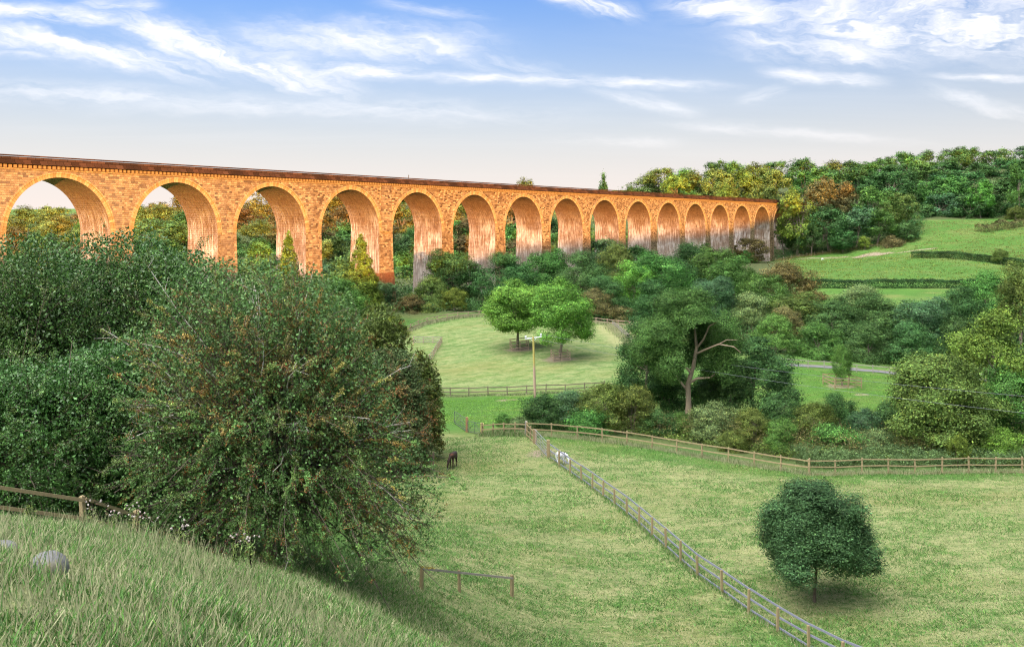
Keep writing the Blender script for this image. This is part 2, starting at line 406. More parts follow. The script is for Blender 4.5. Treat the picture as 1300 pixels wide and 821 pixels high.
def stone_mat(name, jamb=False, brick=False, grey=1.0):
    m, nt, nd, lk = mat_new(name)
    uvn = nd.new('ShaderNodeUVMap'); uvn.uv_map = 'UVMap'
    oi = nd.new('ShaderNodeObjectInfo')
    tcn = nd.new('ShaderNodeTexCoord')
    ad = nd.new('ShaderNodeVectorMath'); ad.operation = 'ADD'
    sc = nd.new('ShaderNodeVectorMath'); sc.operation = 'MULTIPLY'; sc.inputs[1].default_value = (.71, .0, 0)
    cx = nd.new('ShaderNodeCombineXYZ')
    if jamb:      # a pier and the vault beside it share one offset, so the staining runs through
        sl0 = nd.new('ShaderNodeSeparateXYZ'); lk.new(oi.outputs['Location'], sl0.inputs[0])
        kk = mth(nd, lk, 'FLOOR', mth(nd, lk, 'DIVIDE', mth(nd, lk, 'SUBTRACT', sl0.outputs[0], origin.x - .2), DX*BAY))
        lk.new(mth(nd, lk, 'MULTIPLY', kk, 13.7), cx.inputs[0])
    else: lk.new(mth(nd, lk, 'MULTIPLY', oi.outputs['Random'], 97.3), cx.inputs[0])
    lk.new(uvn.outputs[0], ad.inputs[0]); lk.new(cx.outputs[0], ad.inputs[1])
    V = ad.outputs[0]
    wob = noise(nd, lk, V, .8, 2); 
    wv = nd.new('ShaderNodeVectorMath'); wv.operation = 'MULTIPLY_ADD'; wv.inputs[1].default_value = (1,1,1)
    cw = nd.new('ShaderNodeCombineXYZ'); lk.new(mth(nd, lk, 'MULTIPLY', wob, .05), cw.inputs[1])
    lk.new(V, wv.inputs[0]); lk.new(cw.outputs[0], wv.inputs[2])
    br = nd.new('ShaderNodeTexBrick'); lk.new(wv.outputs[0], br.inputs['Vector'])
    br.inputs['Scale'].default_value = 1.0
    br.inputs['Brick Width'].default_value = .22 if brick else .68
    br.inputs['Row Height'].default_value = .075 if brick else .35
    br.inputs['Mortar Size'].default_value = .01 if brick else .022; br.inputs['Mortar Smooth'].default_value = .3
    br.inputs['Bias'].default_value = -.05
    br.inputs['Color1'].default_value = (0, 0, 0, 1); br.inputs['Color2'].default_value = (1, 1, 1, 1)
    br.inputs['Mortar'].default_value = (.35,.35,.35,1); br.offset = .37; br.squash = 1.3; br.squash_frequency = 3
    bf = br.outputs['Color']
    sp = nd.new('ShaderNodeSeparateColor'); lk.new(bf, sp.inputs[0])
    if brick:
        r = ramp(nd, [(0,(.22,.07,.035)),(.5,(.34,.13,.06)),(1,(.42,.19,.09))])
    else:
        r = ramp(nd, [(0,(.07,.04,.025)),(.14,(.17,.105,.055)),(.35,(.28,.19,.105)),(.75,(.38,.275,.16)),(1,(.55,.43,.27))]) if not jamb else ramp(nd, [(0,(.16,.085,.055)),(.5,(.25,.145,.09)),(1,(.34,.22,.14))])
    lk.new(sp.outputs[0], r.inputs[0]); c = r.outputs[0]
    blot = noise(nd, lk, V, .55, 5, .65, .5)
    c = mix(nd, lk, mth(nd, lk, 'MULTIPLY', mth(nd, lk, 'SUBTRACT', blot, .52), 3.5, clamp=True), c, (.17,.105,.06))
    dkn = noise(nd, lk, V, 1.9, 5, .7, .3)
    c = mix(nd, lk, mth(nd, lk, 'MULTIPLY', mth(nd, lk, 'SUBTRACT', dkn, .60), 7, clamp=True), c, (.09,.055,.035))
    bg_ = noise(nd, lk, V, .16, 4, .6, .8)
    c = mix(nd, lk, mth(nd, lk, 'MULTIPLY', mth(nd, lk, 'SUBTRACT', bg_, .46), 3.2, clamp=True), c, mix(nd, lk, .72, c, (.10,.06,.038)))
    pl_ = noise(nd, lk, V, .9, 4, .65, .4)
    c = mix(nd, lk, mth(nd, lk, 'MULTIPLY', mth(nd, lk, 'SUBTRACT', pl_, .56), 5, clamp=True), c, mix(nd, lk, .6, c, (.60,.46,.30)))
    cs_ = noise(nd, lk, mapping(nd, lk, V, (.55, 3.1, 1)), 1.0, 3, .6)
    c = mix(nd, lk, mth(nd, lk, 'MULTIPLY', mth(nd, lk, 'SUBTRACT', cs_, .54), 7, clamp=True), c, mix(nd, lk, .62, c, (.10,.055,.03)))
    sl_ = nd.new('ShaderNodeSeparateXYZ'); lk.new(oi.outputs['Location'], sl_.inputs[0])
    gf_ = mth(nd, lk, 'MULTIPLY', mth(nd, lk, 'SUBTRACT', -22.0, sl_.outputs[0]), .011, clamp=True)     # greyer towards the left-hand bays
    c = mix(nd, lk, mth(nd, lk, 'MINIMUM', gf_, .8), c, mix(nd, lk, .6, c, (.27,.225,.20)))
    # soot staining runs down from the parapet
    st = noise(nd, lk, mapping(nd, lk, V, (1.2, .12, 1)), 1.0, 4, .6)
    c = mix(nd, lk, mth(nd, lk, 'MULTIPLY', mth(nd, lk, 'SUBTRACT', st, .55), 3.0, clamp=True), c, (.20,.13,.085))
    if jamb:
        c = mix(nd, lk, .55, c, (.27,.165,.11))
        pos = nd.new('ShaderNodeTexCoord'); sx = nd.new('ShaderNodeSeparateXYZ'); lk.new(pos.outputs['Object'], sx.inputs[0])
        zz = sx.outputs[2]
        up = mth(nd, lk, 'MULTIPLY', mth(nd, lk, 'SUBTRACT', 4.5, zz), .16, clamp=True)
        e1 = noise(nd, lk, mapping(nd, lk, V, (4.2, .22, 1)), 1.0, 6, .75, .5)
        e2 = noise(nd, lk, V, .22, 3)
        ee = mth(nd, lk, 'MULTIPLY', mth(nd, lk, 'SUBTRACT', mth(nd, lk, 'ADD', e1, mth(nd, lk, 'MULTIPLY', e2, .5)), .70), 5, clamp=True)
        c = mix(nd, lk, mth(nd, lk, 'MULTIPLY', mth(nd, lk, 'MULTIPLY', ee, up), .95), c, (.78,.70,.64))
        d1 = noise(nd, lk, mapping(nd, lk, V, (3.6, .45, 1)), 1.3, 6, .75, .5)
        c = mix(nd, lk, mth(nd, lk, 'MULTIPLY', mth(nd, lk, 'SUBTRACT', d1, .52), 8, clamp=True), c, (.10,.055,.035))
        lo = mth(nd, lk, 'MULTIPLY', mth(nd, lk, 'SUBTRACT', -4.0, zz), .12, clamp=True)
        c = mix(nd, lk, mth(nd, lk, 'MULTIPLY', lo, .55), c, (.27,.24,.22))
    mo = mth(nd, lk, 'SUBTRACT', 1, br.outputs['Fac'])
    h = mth(nd, lk, 'ADD', mo, mth(nd, lk, 'MULTIPLY', dkn, .8))
    h = mth(nd, lk, 'ADD', h, mth(nd, lk, 'MULTIPLY', sp.outputs[0], .6))
    b = principled(nd, lk, c, .9, .15, bump=h, bstr=1.0, bdist=.10)
    out(nd, lk, b.outputs[0]); return m
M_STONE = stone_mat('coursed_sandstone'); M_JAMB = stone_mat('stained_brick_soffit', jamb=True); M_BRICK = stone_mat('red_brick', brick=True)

def ring_mat():
    m, nt, nd, lk = mat_new('arch_ring_stone')
    uvn = nd.new('ShaderNodeUVMap'); uvn.uv_map = 'UVMap'
    br = nd.new('ShaderNodeTexBrick'); lk.new(uvn.outputs[0], br.inputs['Vector']); br.inputs['Scale'].default_value = 1
    br.inputs['Brick Width'].default_value = .45; br.inputs['Row Height'].default_value = 3.0; br.inputs['Mortar Size'].default_value = .02
    br.inputs['Color1'].default_value = (.27,.18,.09,1); br.inputs['Color2'].default_value = (.44,.32,.18,1); br.inputs['Mortar'].default_value = (.12,.07,.04,1)
    n = noise(nd, lk, uvn.outputs[0], 1.4, 5, .7)
    c = mix(nd, lk, mth(nd, lk, 'MULTIPLY', mth(nd, lk, 'SUBTRACT', n, .56), 5, clamp=True), br.outputs['Color'], (.13,.08,.05))
    out(nd, lk, principled(nd, lk, c, .9, .15, bump=n, bstr=.4, bdist=.05).outputs[0]); return m
M_RING = ring_mat()
def parapet_mat():
    m, nt, nd, lk = mat_new('dark_parapet_brick')
    uvn = nd.new('ShaderNodeUVMap'); uvn.uv_map = 'UVMap'
    tc = nd.new('ShaderNodeTexCoord')
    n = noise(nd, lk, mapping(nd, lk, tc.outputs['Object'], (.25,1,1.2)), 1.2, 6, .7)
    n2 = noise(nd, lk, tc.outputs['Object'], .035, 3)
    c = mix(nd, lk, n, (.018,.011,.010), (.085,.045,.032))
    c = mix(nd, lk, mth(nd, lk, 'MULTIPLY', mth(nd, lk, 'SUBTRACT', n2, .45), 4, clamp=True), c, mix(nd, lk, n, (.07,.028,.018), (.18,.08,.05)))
    jb = nd.new('ShaderNodeTexBrick'); lk.new(uvn.outputs[0], jb.inputs['Vector']); jb.inputs['Scale'].default_value = 1
    jb.inputs['Brick Width'].default_value = 1.35; jb.inputs['Row Height'].default_value = .45; jb.inputs['Mortar Size'].default_value = .035
    jb.inputs['Color1'].default_value = (.55,.55,.55,1); jb.inputs['Color2'].default_value = (1.5,1.5,1.5,1); jb.inputs['Mortar'].default_value = (.25,.25,.25,1)
    c = mix(nd, lk, 1.0, c, jb.outputs['Color'], 'MULTIPLY')
    out(nd, lk, principled(nd, lk, c, .9, .15, bump=n, bstr=.5, bdist=.05).outputs[0]); return m
M_PAR = parapet_mat()

NA = 36
ang = [math.pi - math.pi*i/NA for i in range(NA+1)]
def bay_mesh():
    mb = MB(); H = BAY/2
    arch = [(RAD*math.cos(t), SPRING + RAD*math.sin(t)) for t in ang]
    for y, sgn in ((0.0, 1), (VW, -1)):
        for (x0, z0), (x1, z1) in zip(arch[:-1], arch[1:]):
            q = [(x0,y,z0),(x1,y,z1),(x1,y,TOP_WALL),(x0,y,TOP_WALL)]
            if sgn < 0: q = q[::-1]
            mb.quad(*q, uv=[(p[0]+H, p[2]) for p in q])
        for x0, x1 in ((-H, -RAD), (RAD, H)):
            q = [(x0,y,SPRING),(x1,y,SPRING),(x1,y,TOP_WALL),(x0,y,TOP_WALL)]
            if sgn < 0: q = q[::-1]
            mb.quad(*q, uv=[(p[0]+H, p[2]) for p in q])
    mb.quad((-H,0,TOP_WALL),(H,0,TOP_WALL),(H,VW,TOP_WALL),(-H,VW,TOP_WALL), uv=[(0,0),(BAY,0),(BAY,VW),(0,VW)])
    return mb.data('spandrel_wall')
def vault_mesh():
    mb = MB(); e = .003; n = 6
    for j in range(n):
        y0, y1 = VW*j/n, VW*(j+1)/n
        for i in range(NA):
            P = []
            for t in (ang[i], ang[i+1]):
                P.append(((RAD-e)*math.cos(t), SPRING+(RAD-e)*math.sin(t)))
            s0, s1 = RAD*(math.pi-ang[i]), RAD*(math.pi-ang[i+1])
            if i >= NA/2: s0, s1 = RAD*ang[i], RAD*ang[i+1]
            mb.quad((P[0][0],y0,P[0][1]),(P[0][0],y1,P[0][1]),(P[1][0],y1,P[1][1]),(P[1][0],y0,P[1][1]), uv=[(y0,s0),(y1,s0),(y1,s1),(y0,s1)])
    return mb.data('vault', smooth=True)
def ring_mesh():
    mb = MB()
    for (r0, r1, yp) in ((RAD, RAD+.62, -.10), (RAD+.62, RAD+.86, -.26)):
        for i in range(NA):
            t0, t1 = ang[i], ang[i+1]
            def p(r, t, y): return (r*math.cos(t), y, SPRING + r*math.sin(t))
            s0, s1 = RAD*(math.pi-t0), RAD*(math.pi-t1)
            mb.quad(p(r0,t0,yp),p(r0,t1,yp),p(r1,t1,yp),p(r1,t0,yp), uv=[(s0,0),(s1,0),(s1,1),(s0,1)])
            mb.quad(p(r1,t0,yp),p(r1,t1,yp),p(r1,t1,.02),p(r1,t0,.02), uv=[(s0,0),(s1,0),(s1,.3),(s0,.3)])
            mb.quad(p(r0,t1,yp),p(r0,t0,yp),p(r0,t0,.02),p(r0,t1,.02), uv=[(s0,0),(s1,0),(s1,.3),(s0,.3)])
    return mb.data('arch_ring')
def pier_mesh(zb):
    """battered pier standing below the springing; face at y 0..VW; x centred on 0"""
    mb = MB(); hw = BAY/2 - RAD; n = 6; mats = []
    def W(z): return hw + (SPRING - z)*.021
    def Yf(z): return -(SPRING - z)*.021
    zs = np.linspace(SPRING, zb, n+1)
    for z1, z0 in zip(zs[:-1], zs[1:]):
        a0, a1, f0, f1 = W(z0), W(z1), Yf(z0), Yf(z1)
        b0, b1 = VW - f0, VW - f1
        mb.quad((-a0,f0,z0),(a0,f0,z0),(a1,f1,z1),(-a1,f1,z1), uv=[(-a0,z0),(a0,z0),(a1,z1),(-a1,z1)]); mats.append(0)
        mb.quad((a0,b0,z0),(-a0,b0,z0),(-a1,b1,z1),(a1,b1,z1), uv=[(a0,z0),(-a0,z0),(-a1,z1),(a1,z1)]); mats.append(0)
        mb.quad((a0,f0,z0),(a0,b0,z0),(a1,b1,z1),(a1,f1,z1), uv=[(f0,z0-SPRING),(b0,z0-SPRING),(b1,z1-SPRING),(f1,z1-SPRING)]); mats.append(1)
        mb.quad((-a0,b0,z0),(-a0,f0,z0),(-a1,f1,z1),(-a1,b1,z1), uv=[(b0,z0-SPRING),(f0,z0-SPRING),(f1,z1-SPRING),(b1,z1-SPRING)]); mats.append(1)
        # dressed quoins at both front corners, 9 cm proud
        for s in (-1, 1):
            x1o, x1i = s*(a1-.005), s*(a1-.62); x0o, x0i = s*(a0-.005), s*(a0-.62); d = .09
            q = [(x0i,f0-d,z0),(x0o,f0-d,z0),(x1o,f1-d,z1),(x1i,f1-d,z1)]
            if s < 0: q = [q[1],q[0],q[3],q[2]]
            mb.quad(*q, uv=[(p[0]*.8+3,p[2]*1.3) for p in q]); mats.append(0)
            mb.quad((x0i,f0-d,z0),(x0i,f0,z0),(x1i,f1,z1),(x1i,f1-d,z1), uv=[(0,z0),(.1,z0),(.1,z1),(0,z1)]); mats.append(0)
            mb.quad((x0o,f0-d,z0),(x0o,f0,z0),(x1o,f1,z1),(x1o,f1-d,z1), uv=[(0,z0),(.1,z0),(.1,z1),(0,z1)]); mats.append(0)
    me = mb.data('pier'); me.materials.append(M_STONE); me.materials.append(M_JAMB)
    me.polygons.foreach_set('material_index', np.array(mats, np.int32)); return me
def corbel_mesh():
    mb = MB(); n = 28; H = BAY/2; st = BAY/n
    for i in range(n):
        x = -H + st*(i+.5)
        mb.box((x, -.16, (CORB0+TOP_WALL)/2-.05), (st*.52, .30, TOP_WALL-CORB0-.12))
        if VW: mb.box((x, VW+.16, (CORB0+TOP_WALL)/2-.05), (st*.52, .30, TOP_WALL-CORB0-.12))
    mb.box((0, -.07, CORB0-.12), (BAY, .12, .16))
    return mb.data('corbel_course')
def parapet_mesh():
    mb = MB()
    for y in (-.18, VW+.18):
        s = -1 if y < 0 else 1
        mb.box((0, (-.02 if y < 0 else VW+.02), (CORB0+TOP_WALL)/2-.03), (BAY, .05, TOP_WALL-CORB0-.08)); mb.box((0, y+s*.10, TOP_WALL+.10), (BAY, .75, .24)); mb.box((0, y-s*.03, TOP_WALL+.66), (BAY, .45, .88)); mb.box((0, y-s*.02, PAR1-.09), (BAY, .60, .18))  # first box: dark strip behind the corbels, gap shade and soot put into colour
    return mb.data('parapet')
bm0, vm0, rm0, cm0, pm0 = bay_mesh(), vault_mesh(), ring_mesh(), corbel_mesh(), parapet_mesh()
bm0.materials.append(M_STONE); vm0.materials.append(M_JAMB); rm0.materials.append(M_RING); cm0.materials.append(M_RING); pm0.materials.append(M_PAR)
for k in range(-1, 18):
    x = BAY*k
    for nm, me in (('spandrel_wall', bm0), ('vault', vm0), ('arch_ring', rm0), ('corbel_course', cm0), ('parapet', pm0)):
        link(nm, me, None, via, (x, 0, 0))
for k in range(-2, 18):
    c = via_pt(k+.5, VW/2); zb = min(gz(c.x, c.y) - 2.5, -12)
    c2_ = via_pt(k+.5, 0); zb = min(zb, gz(c2_.x, c2_.y)-2.5)
    p = link('pier', pier_mesh(zb), None, via, (BAY*(k+.5), 0, 0))
    if k+.5 in (4.5, 13.5):     # broader king piers carry a pilaster up to the parapet
        mb = MB(); hw = 1.55
        mb.box((0, -.20, (SPRING+CORB0)/2), (hw*2, .44, CORB0-SPRING))
        link('pilaster', mb.data('pilaster'), M_STONE, via, (BAY*(k+.5), 0, 0))
    if k+.5 == 4.5:
        mb = MB(); z1, z0 = -10.6, zb
        def ww(z): return BAY/2-RAD+(SPRING-z)*.021+.06+(z1-z)*.05
        def ff(z): return -(SPRING-z)*.021-.16-(z1-z)*.02
        b0 = 5.0
        P = [(-ww(z0),ff(z0),z0),(ww(z0),ff(z0),z0),(ww(z1),ff(z1),z1),(-ww(z1),ff(z1),z1)]
        mb.quad(*P, uv=[(p[0],p[2]) for p in P])
        for s in (-1,1):
            q = [(s*ww(z0),ff(z0),z0),(s*ww(z0),b0,z0),(s*ww(z1),b0,z1),(s*ww(z1),ff(z1),z1)]
            mb.quad(*q, uv=[(p[1],p[2]) for p in q])
        mb.quad((-ww(z1),ff(z1),z1),(ww(z1),ff(z1),z1),(ww(z1),b0,z1),(-ww(z1),b0,z1))
        o = link('brick_casing', mb.data('brick_casing'), M_BRICK, via, (BAY*(k+.5), 0, 0))
        o['label'] = 'orange red brick repair wrapped round the foot of one pier'
# little post on the parapet above the fifth pier
c = via_pt(4.86, .1)
mb = MB(); mb.box((0,0,.30), (.14,.14,.6)); mb.box((0,0,.64), (.26,.18,.16), taper=.6)
tag(link('marker_post', mb.data('marker_post'), plain_mat('dark_iron', (.03,.03,.03)), None, (c.x, c.y, PAR1)), 'tiny dark post standing alone on top of the viaduct parapet', 'post')
# ------------------------------------------------------------------ foliage machinery
def unit(a): return a / np.maximum(np.linalg.norm(a, axis=-1, keepdims=True), 1e-9)
def rdir(n, rg):
    return unit(rg.normal(size=(n, 3)))
def leaf_quads(P, N, size, tint, rg, aspect=.55):
    """a kite-shaped leaf (or leaf spray) at each point P facing N"""
    n = len(P); R = rdir(n, rg)
    T = unit(np.cross(N, R)); B = np.cross(N, T)
    s = size[:, None]
    V = np.stack([P - T*s*.5, P + B*s*aspect*.5 + T*s*.06, P + T*s*.5 - N*s*.12, P - B*s*aspect*.5 + T*s*.06], 1).reshape(-1, 3)
    Fc = np.arange(n*4).reshape(n, 4)
    return V, Fc, np.repeat(tint, 4, axis=0)
def tint_of(n, rg, v0=.75, v1=1.3, warm=0.0):
    """leaf colour multipliers: n rows; warm > 0 lets some go yellower"""
    v = rg.uniform(v0, v1, n)*np.exp(rg.normal(size=n)*.30 - .03); w = rg.uniform(0, 1, n)**2*warm
    return np.stack([v*(1+w*1.6), v*(1+w*.55), v*(1-w*.3)], -1)

def lobed(seed, R, H, cb, lobes, clumps, per, leaf, shape='round', fill=.15, rough=.32, warm=.25, spread=.13, up=.05):
    """crown leaves: R radius, H total height, cb height of the lowest leaves"""
    rg = np.random.default_rng(seed); ch = (H - cb)/2; cz = cb + ch
    L = rdir(lobes, rg); L[:, 2] = np.where(L[:, 2] < -.85, -L[:, 2], L[:, 2])
    rad = rg.uniform(.42, .86, lobes)
    if shape == 'round': prof = lambda z: 1.0 - .12*z
    elif shape == 'tall': prof = lambda z: 1 - .22*z
    elif shape == 'cone': prof = lambda z: np.clip(.56 - .5*z, .02, 1.1)
    elif shape == 'dome': prof = lambda z: 1.0 - .30*z
    elif shape == 'flat': prof = lambda z: 1.06 - .2*np.abs(z+.3)
    C = L * rad[:, None]; C[:, 2] *= 1.08; C[:, :2] *= (prof(C[:, 2])*(1+.30*np.clip(-C[:, 2], 0, 1)-.12*np.clip(C[:, 2], 0, 1)))[:, None]
    lr = rg.uniform(.22, .42, lobes) * (rough/.32)
    if shape == 'cone': lr = .16 + .22*prof(C[:, 2])
    k = rg.integers(0, lobes, clumps)
    d = rdir(clumps, rg); o = unit(C[k] + 1e-6); d = unit(d + o*.6 + np.array([0, 0, up]))
    K = C[k] + d*lr[k][:, None]*rg.uniform(.86, 1.12, clumps)[:, None]
    if shape == 'cone':
        z = rg.uniform(-1, 1, clumps); z = -1 + 2*(1-np.sqrt(rg.uniform(0, 1, clumps)))
        th = rg.uniform(0, 6.283, clumps); r = prof(z)*rg.uniform(.75, 1.05, clumps)*(1+.12*np.sin(z*14+3*np.sin(th)))
        K = np.stack([r*np.cos(th), r*np.sin(th), z], -1); d = unit(np.stack([np.cos(th), np.sin(th), .35+0*z], -1))
    lt = rg.uniform(.82, 1.2, lobes)[k] * rg.uniform(.62, 1.42, clumps)
    n = clumps*per; ki = np.repeat(np.arange(clumps), per)
    csz = spread*rg.uniform(.6, 1.9, clumps)
    off = rg.normal(size=(n, 3))*.5; off[:, 2] *= .6
    off = off - d[ki]*(.25*np.abs(rg.normal(size=n)))[:, None]
    P = K[ki] + off*csz[ki][:, None]
    N = unit(d[ki]*1.5 + rdir(n, rg)*.8 + np.array([0, 0, .25]))
    T = tint_of(n, rg, .75, 1.3, warm) * lt[ki][:, None]
    wl = rg.uniform(0, 1, clumps)**3*warm; T[:, 0] *= 1+wl[ki]; T[:, 1] *= 1+.35*wl[ki]
    m = int(n*fill)
    if m:
        q = C[rg.integers(0, lobes, m)] + rdir(m, rg)*(lr.mean()*rg.uniform(.1, .95, m)**.5)[:, None]
        if shape == 'cone': q[:, :2] *= .3
        P = np.vstack([P, q]); N = np.vstack([N, rdir(m, rg)]); T = np.vstack([T, tint_of(m, rg, .8, 1.1, 0)])
    P = P * np.array([R*.80, R*.80, ch*.84]) + np.array([0, 0, cz])
    # a few thin gaps are left, nothing falls below the ground line
    P[:, 2] = np.maximum(P[:, 2], .05)
    sz = leaf * rg.uniform(.6, 1.35, len(P))
    V, Fc, TT = leaf_quads(P, N, sz, T, rg)
    return V, Fc, TT, C*np.array([R*.8, R*.8, ch*.84]) + np.array([0, 0, cz])

def trunk_mb(H, r, cb, C, rg, n=7, lean=.03, stems=1):
    mb = MB(); C = C[np.argsort(C[:, 2])]
    for s in range(stems):
        a = rg.uniform(0, 6.28); b0 = Vector((math.cos(a), math.sin(a), 0))*(0 if stems == 1 else r*1.6)
        top = Vector((rg.normal()*lean*H + b0.x*3, rg.normal()*lean*H + b0.y*3, cb + (H-cb)*.55))
        mid = b0.lerp(top, .5) + Vector((rg.normal(), rg.normal(), 0))*lean*H*.5
        base = b0 + Vector((0, 0, -.4))
        mb.tube([base, b0 + Vector((0,0,.35)), mid, top], [r*1.45, r, r*.72, r*.3], n)
        lst = C[s::stems]
        for c in lst[::max(1, len(lst)//7)]:
            t = rg.uniform(.35, .9); p0 = mid.lerp(top, t) if rg.uniform() < .7 else b0.lerp(mid, .6 + .4*t)
            c = Vector(c); m = p0.lerp(c, .5) + Vector((0, 0, .06*H))
            rr = r*rg.uniform(.25, .42)
            mb.tube([p0, m, c], [rr, rr*.7, rr*.25], 5)
    return mb

# leaf colours (real leaf albedo)
LM = {
 'dark':   leaf_mat('leaves_dark_green', (.040,.102,.030)),
 'mid':    leaf_mat('leaves_green', (.060,.155,.034)),
 'blue':   leaf_mat('leaves_blue_green', (.044,.112,.044), rough=.45, spec=.25),
 'bright': leaf_mat('leaves_bright_green', (.100,.240,.040)),
 'yellow': leaf_mat('leaves_yellow_green', (.105,.170,.028)),
 'olive':  leaf_mat('leaves_olive', (.082,.130,.030)),
 'gold':   leaf_mat('leaves_golden', (.115,.110,.026)),
 'rust':   leaf_mat('leaves_russet', (.092,.078,.030)),
 'sage':   leaf_mat('leaves_sage', (.100,.160,.060)),
 'brown':  leaf_mat('leaves_dry_brown', (.110,.110,.045)),
 'lime': leaf_mat('leaves_lime_green', (.100,.185,.032)),
 'moss': leaf_mat('leaves_moss_green', (.085,.140,.020), vary=.03),
 'haw':    leaf_mat('leaves_hawthorn', (.082,.170,.046), vary=0, spec=.3),
 'young':  leaf_mat('leaves_young_tree', (.040,.095,.036), vary=0),
 'near':   leaf_mat('leaves_near_green', (.056,.136,.030), vary=.05, spec=.4, rough=.42),
}
BARK = wood_mat('bark_grey_brown', (.14,.11,.08), (.27,.22,.17))
BARKL = wood_mat('bark_pale', (.22,.17,.11), (.38,.30,.21))
BARKD = wood_mat('bark_dark', (.07,.055,.04), (.15,.12,.09))

PROTO = {}
def proto(name, H, R, cb, lobes, clumps, per, leaf, shape, seed, r=.28, stems=1, **kw):
    V, Fc, T, C = lobed(seed, R, H, cb, lobes, clumps, per, leaf, shape, **kw)
    cm = mesh_np('crown', V, Fc, tint=T); cm.materials.append(None)
    tm = trunk_mb(H, r, max(cb, H*.12), C, np.random.default_rng(seed+1), stems=stems).data('trunk', smooth=True); tm.materials.append(BARK)
    lo = np.percentile(V, .6, axis=0); hi = np.percentile(V, 99.4, axis=0)
    PROTO[name] = (cm, tm, hi[2], (hi[0]-lo[0]+hi[1]-lo[1])/2)
# far trees (300 m and more)
proto('far1', 15, 6.5, .8, 30, 320, 26, .42, 'round', 11)
proto('far2', 16, 6.0, .8, 34, 330, 26, .40, 'tall', 12)
proto('far3', 14, 7.0, .6, 26, 330, 26, .44, 'flat', 13)
proto('far4', 15, 6.2, .6, 44, 360, 24, .40, 'round', 14, rough=.26)
proto('farcone', 16, 3.6, 1.0, 10, 330, 22, .38, 'cone', 15)
# middle distance
proto('mid1', 12, 5.5, .3, 38, 900, 34, .22, 'round', 21)
proto('mid2', 12, 5.0, .2, 46, 900, 34, .21, 'tall', 22, rough=.28)
proto('mid3', 10, 6.0, .2, 36, 900, 34, .22, 'dome', 23)
proto('mid4', 13, 6.2, .3, 56, 1000, 34, .21, 'round', 24, rough=.25)
proto('midcone', 11, 2.6, .1, 10, 1500, 34, .13, 'cone', 25, spread=.055)
proto('shrub1', 3.5, 2.6, .05, 30, 600, 36, .11, 'dome', 31, r=.06, stems=4, spread=.16)
proto('shrub2', 4.0, 2.4, .05, 36, 600, 36, .10, 'round', 32, r=.06, stems=5, spread=.18, rough=.26)
proto('shrub3', 3.0, 2.8, .05, 26, 600, 36, .12, 'flat', 33, r=.05, stems=5, spread=.2)

WORDS = ['leftmost','second from left','third from left','fourth from left','fifth from left','sixth from left','seventh from left','eighth from left','ninth from left','tenth from left']
ORD = ['first','second','third','fourth','fifth','sixth','seventh','eighth','ninth','tenth','eleventh','twelfth','thirteenth','fourteenth','fifteenth','sixteenth','seventeenth','eighteenth','nineteenth','twentieth',
 'twenty-first','twenty-second','twenty-third','twenty-fourth','twenty-fifth','twenty-sixth','twenty-seventh','twenty-eighth','twenty-ninth','thirtieth','thirty-first','thirty-second','thirty-third','thirty-fourth','thirty-fifth']
NCOUNT = [0]
def tree(kind, u, vtop, wpx, Y, mat, label=None, cat='tree', group=None, name='broadleaf_tree', bark=None, rz=None, dz=0.0, parts=('crown', 'trunk'), depth=1.0, tilt=0, squat=.92):
    cm, tm, ph, pw = PROTO[kind]
    b = gp(u, Y); top = -(vtop - CV)/F*Y; w = wpx/F*Y
    dz = max(dz, w*squat - (top - b.z)) if squat else dz      # crowns that only show their upper part stand on lower, hidden ground
    h = max(top - b.z + dz, 1.0)
    NCOUNT[0] += 1
    r = empty(name, (b.x, b.y, b.z - dz), (NCOUNT[0]*2.399) % 6.283 if rz is None else rz)
    tag(r, label, cat, group)
    r.scale = (1, 1, 1)
    sc = (w/pw, w/pw*depth, h/ph)
    for nm, me, m in ((parts[0], cm, LM[mat]), (parts[1], tm, bark)):
        o = bpy.data.objects.new(nm, me); COL.objects.link(o); o.parent = r; o.scale = sc
        if m is not None:
            o.material_slots[0].link = 'OBJECT'; o.material_slots[0].material = m
    return r
def shrub(kind, u, vtop, wpx, Y, mat, label, group=None, **kw):
    return tree(kind, u, vtop, wpx, Y, mat, label, 'shrub', group, name=kw.pop('name', 'shrub'), parts=('foliage', 'stem'), **kw)

COLW = {'lime':'light green','moss':'mossy green','dark':'dark green','mid':'green','blue':'blue green','bright':'bright green','yellow':'yellow green','olive':'olive','gold':'golden','rust':'russet','sage':'sage green','brown':'brownish'}
SHW = {'far1':'round','far2':'upright','far3':'spreading','far4':'bushy','farcone':'pointed','mid1':'round','mid2':'upright','mid3':'domed','mid4':'full'}
def rowtrees(items, where, group):
    """items: (kind,u,vtop,w,Y,mat) ; each gets its own label by colour and place in its row"""
    items = sorted(items, key=lambda t: t[1]); cnt = {}
    for it in items:
        key = it[5]; cnt[key] = cnt.get(key, 0) + 1
    seen = {}
    for (k, u, vt, w, Y, m) in items:
        seen[m] = seen.get(m, 0) + 1
        if cnt[m] == 1: lab = f"only {COLW[m]} tree {where}"
        else: lab = f"{ORD[seen[m]-1]} {COLW[m]} {SHW[k]} tree from left {where}"
        tree(k, u, vt, w, Y, m, lab, 'tree', group, name='conifer' if k == 'farcone' else 'broadleaf_tree')

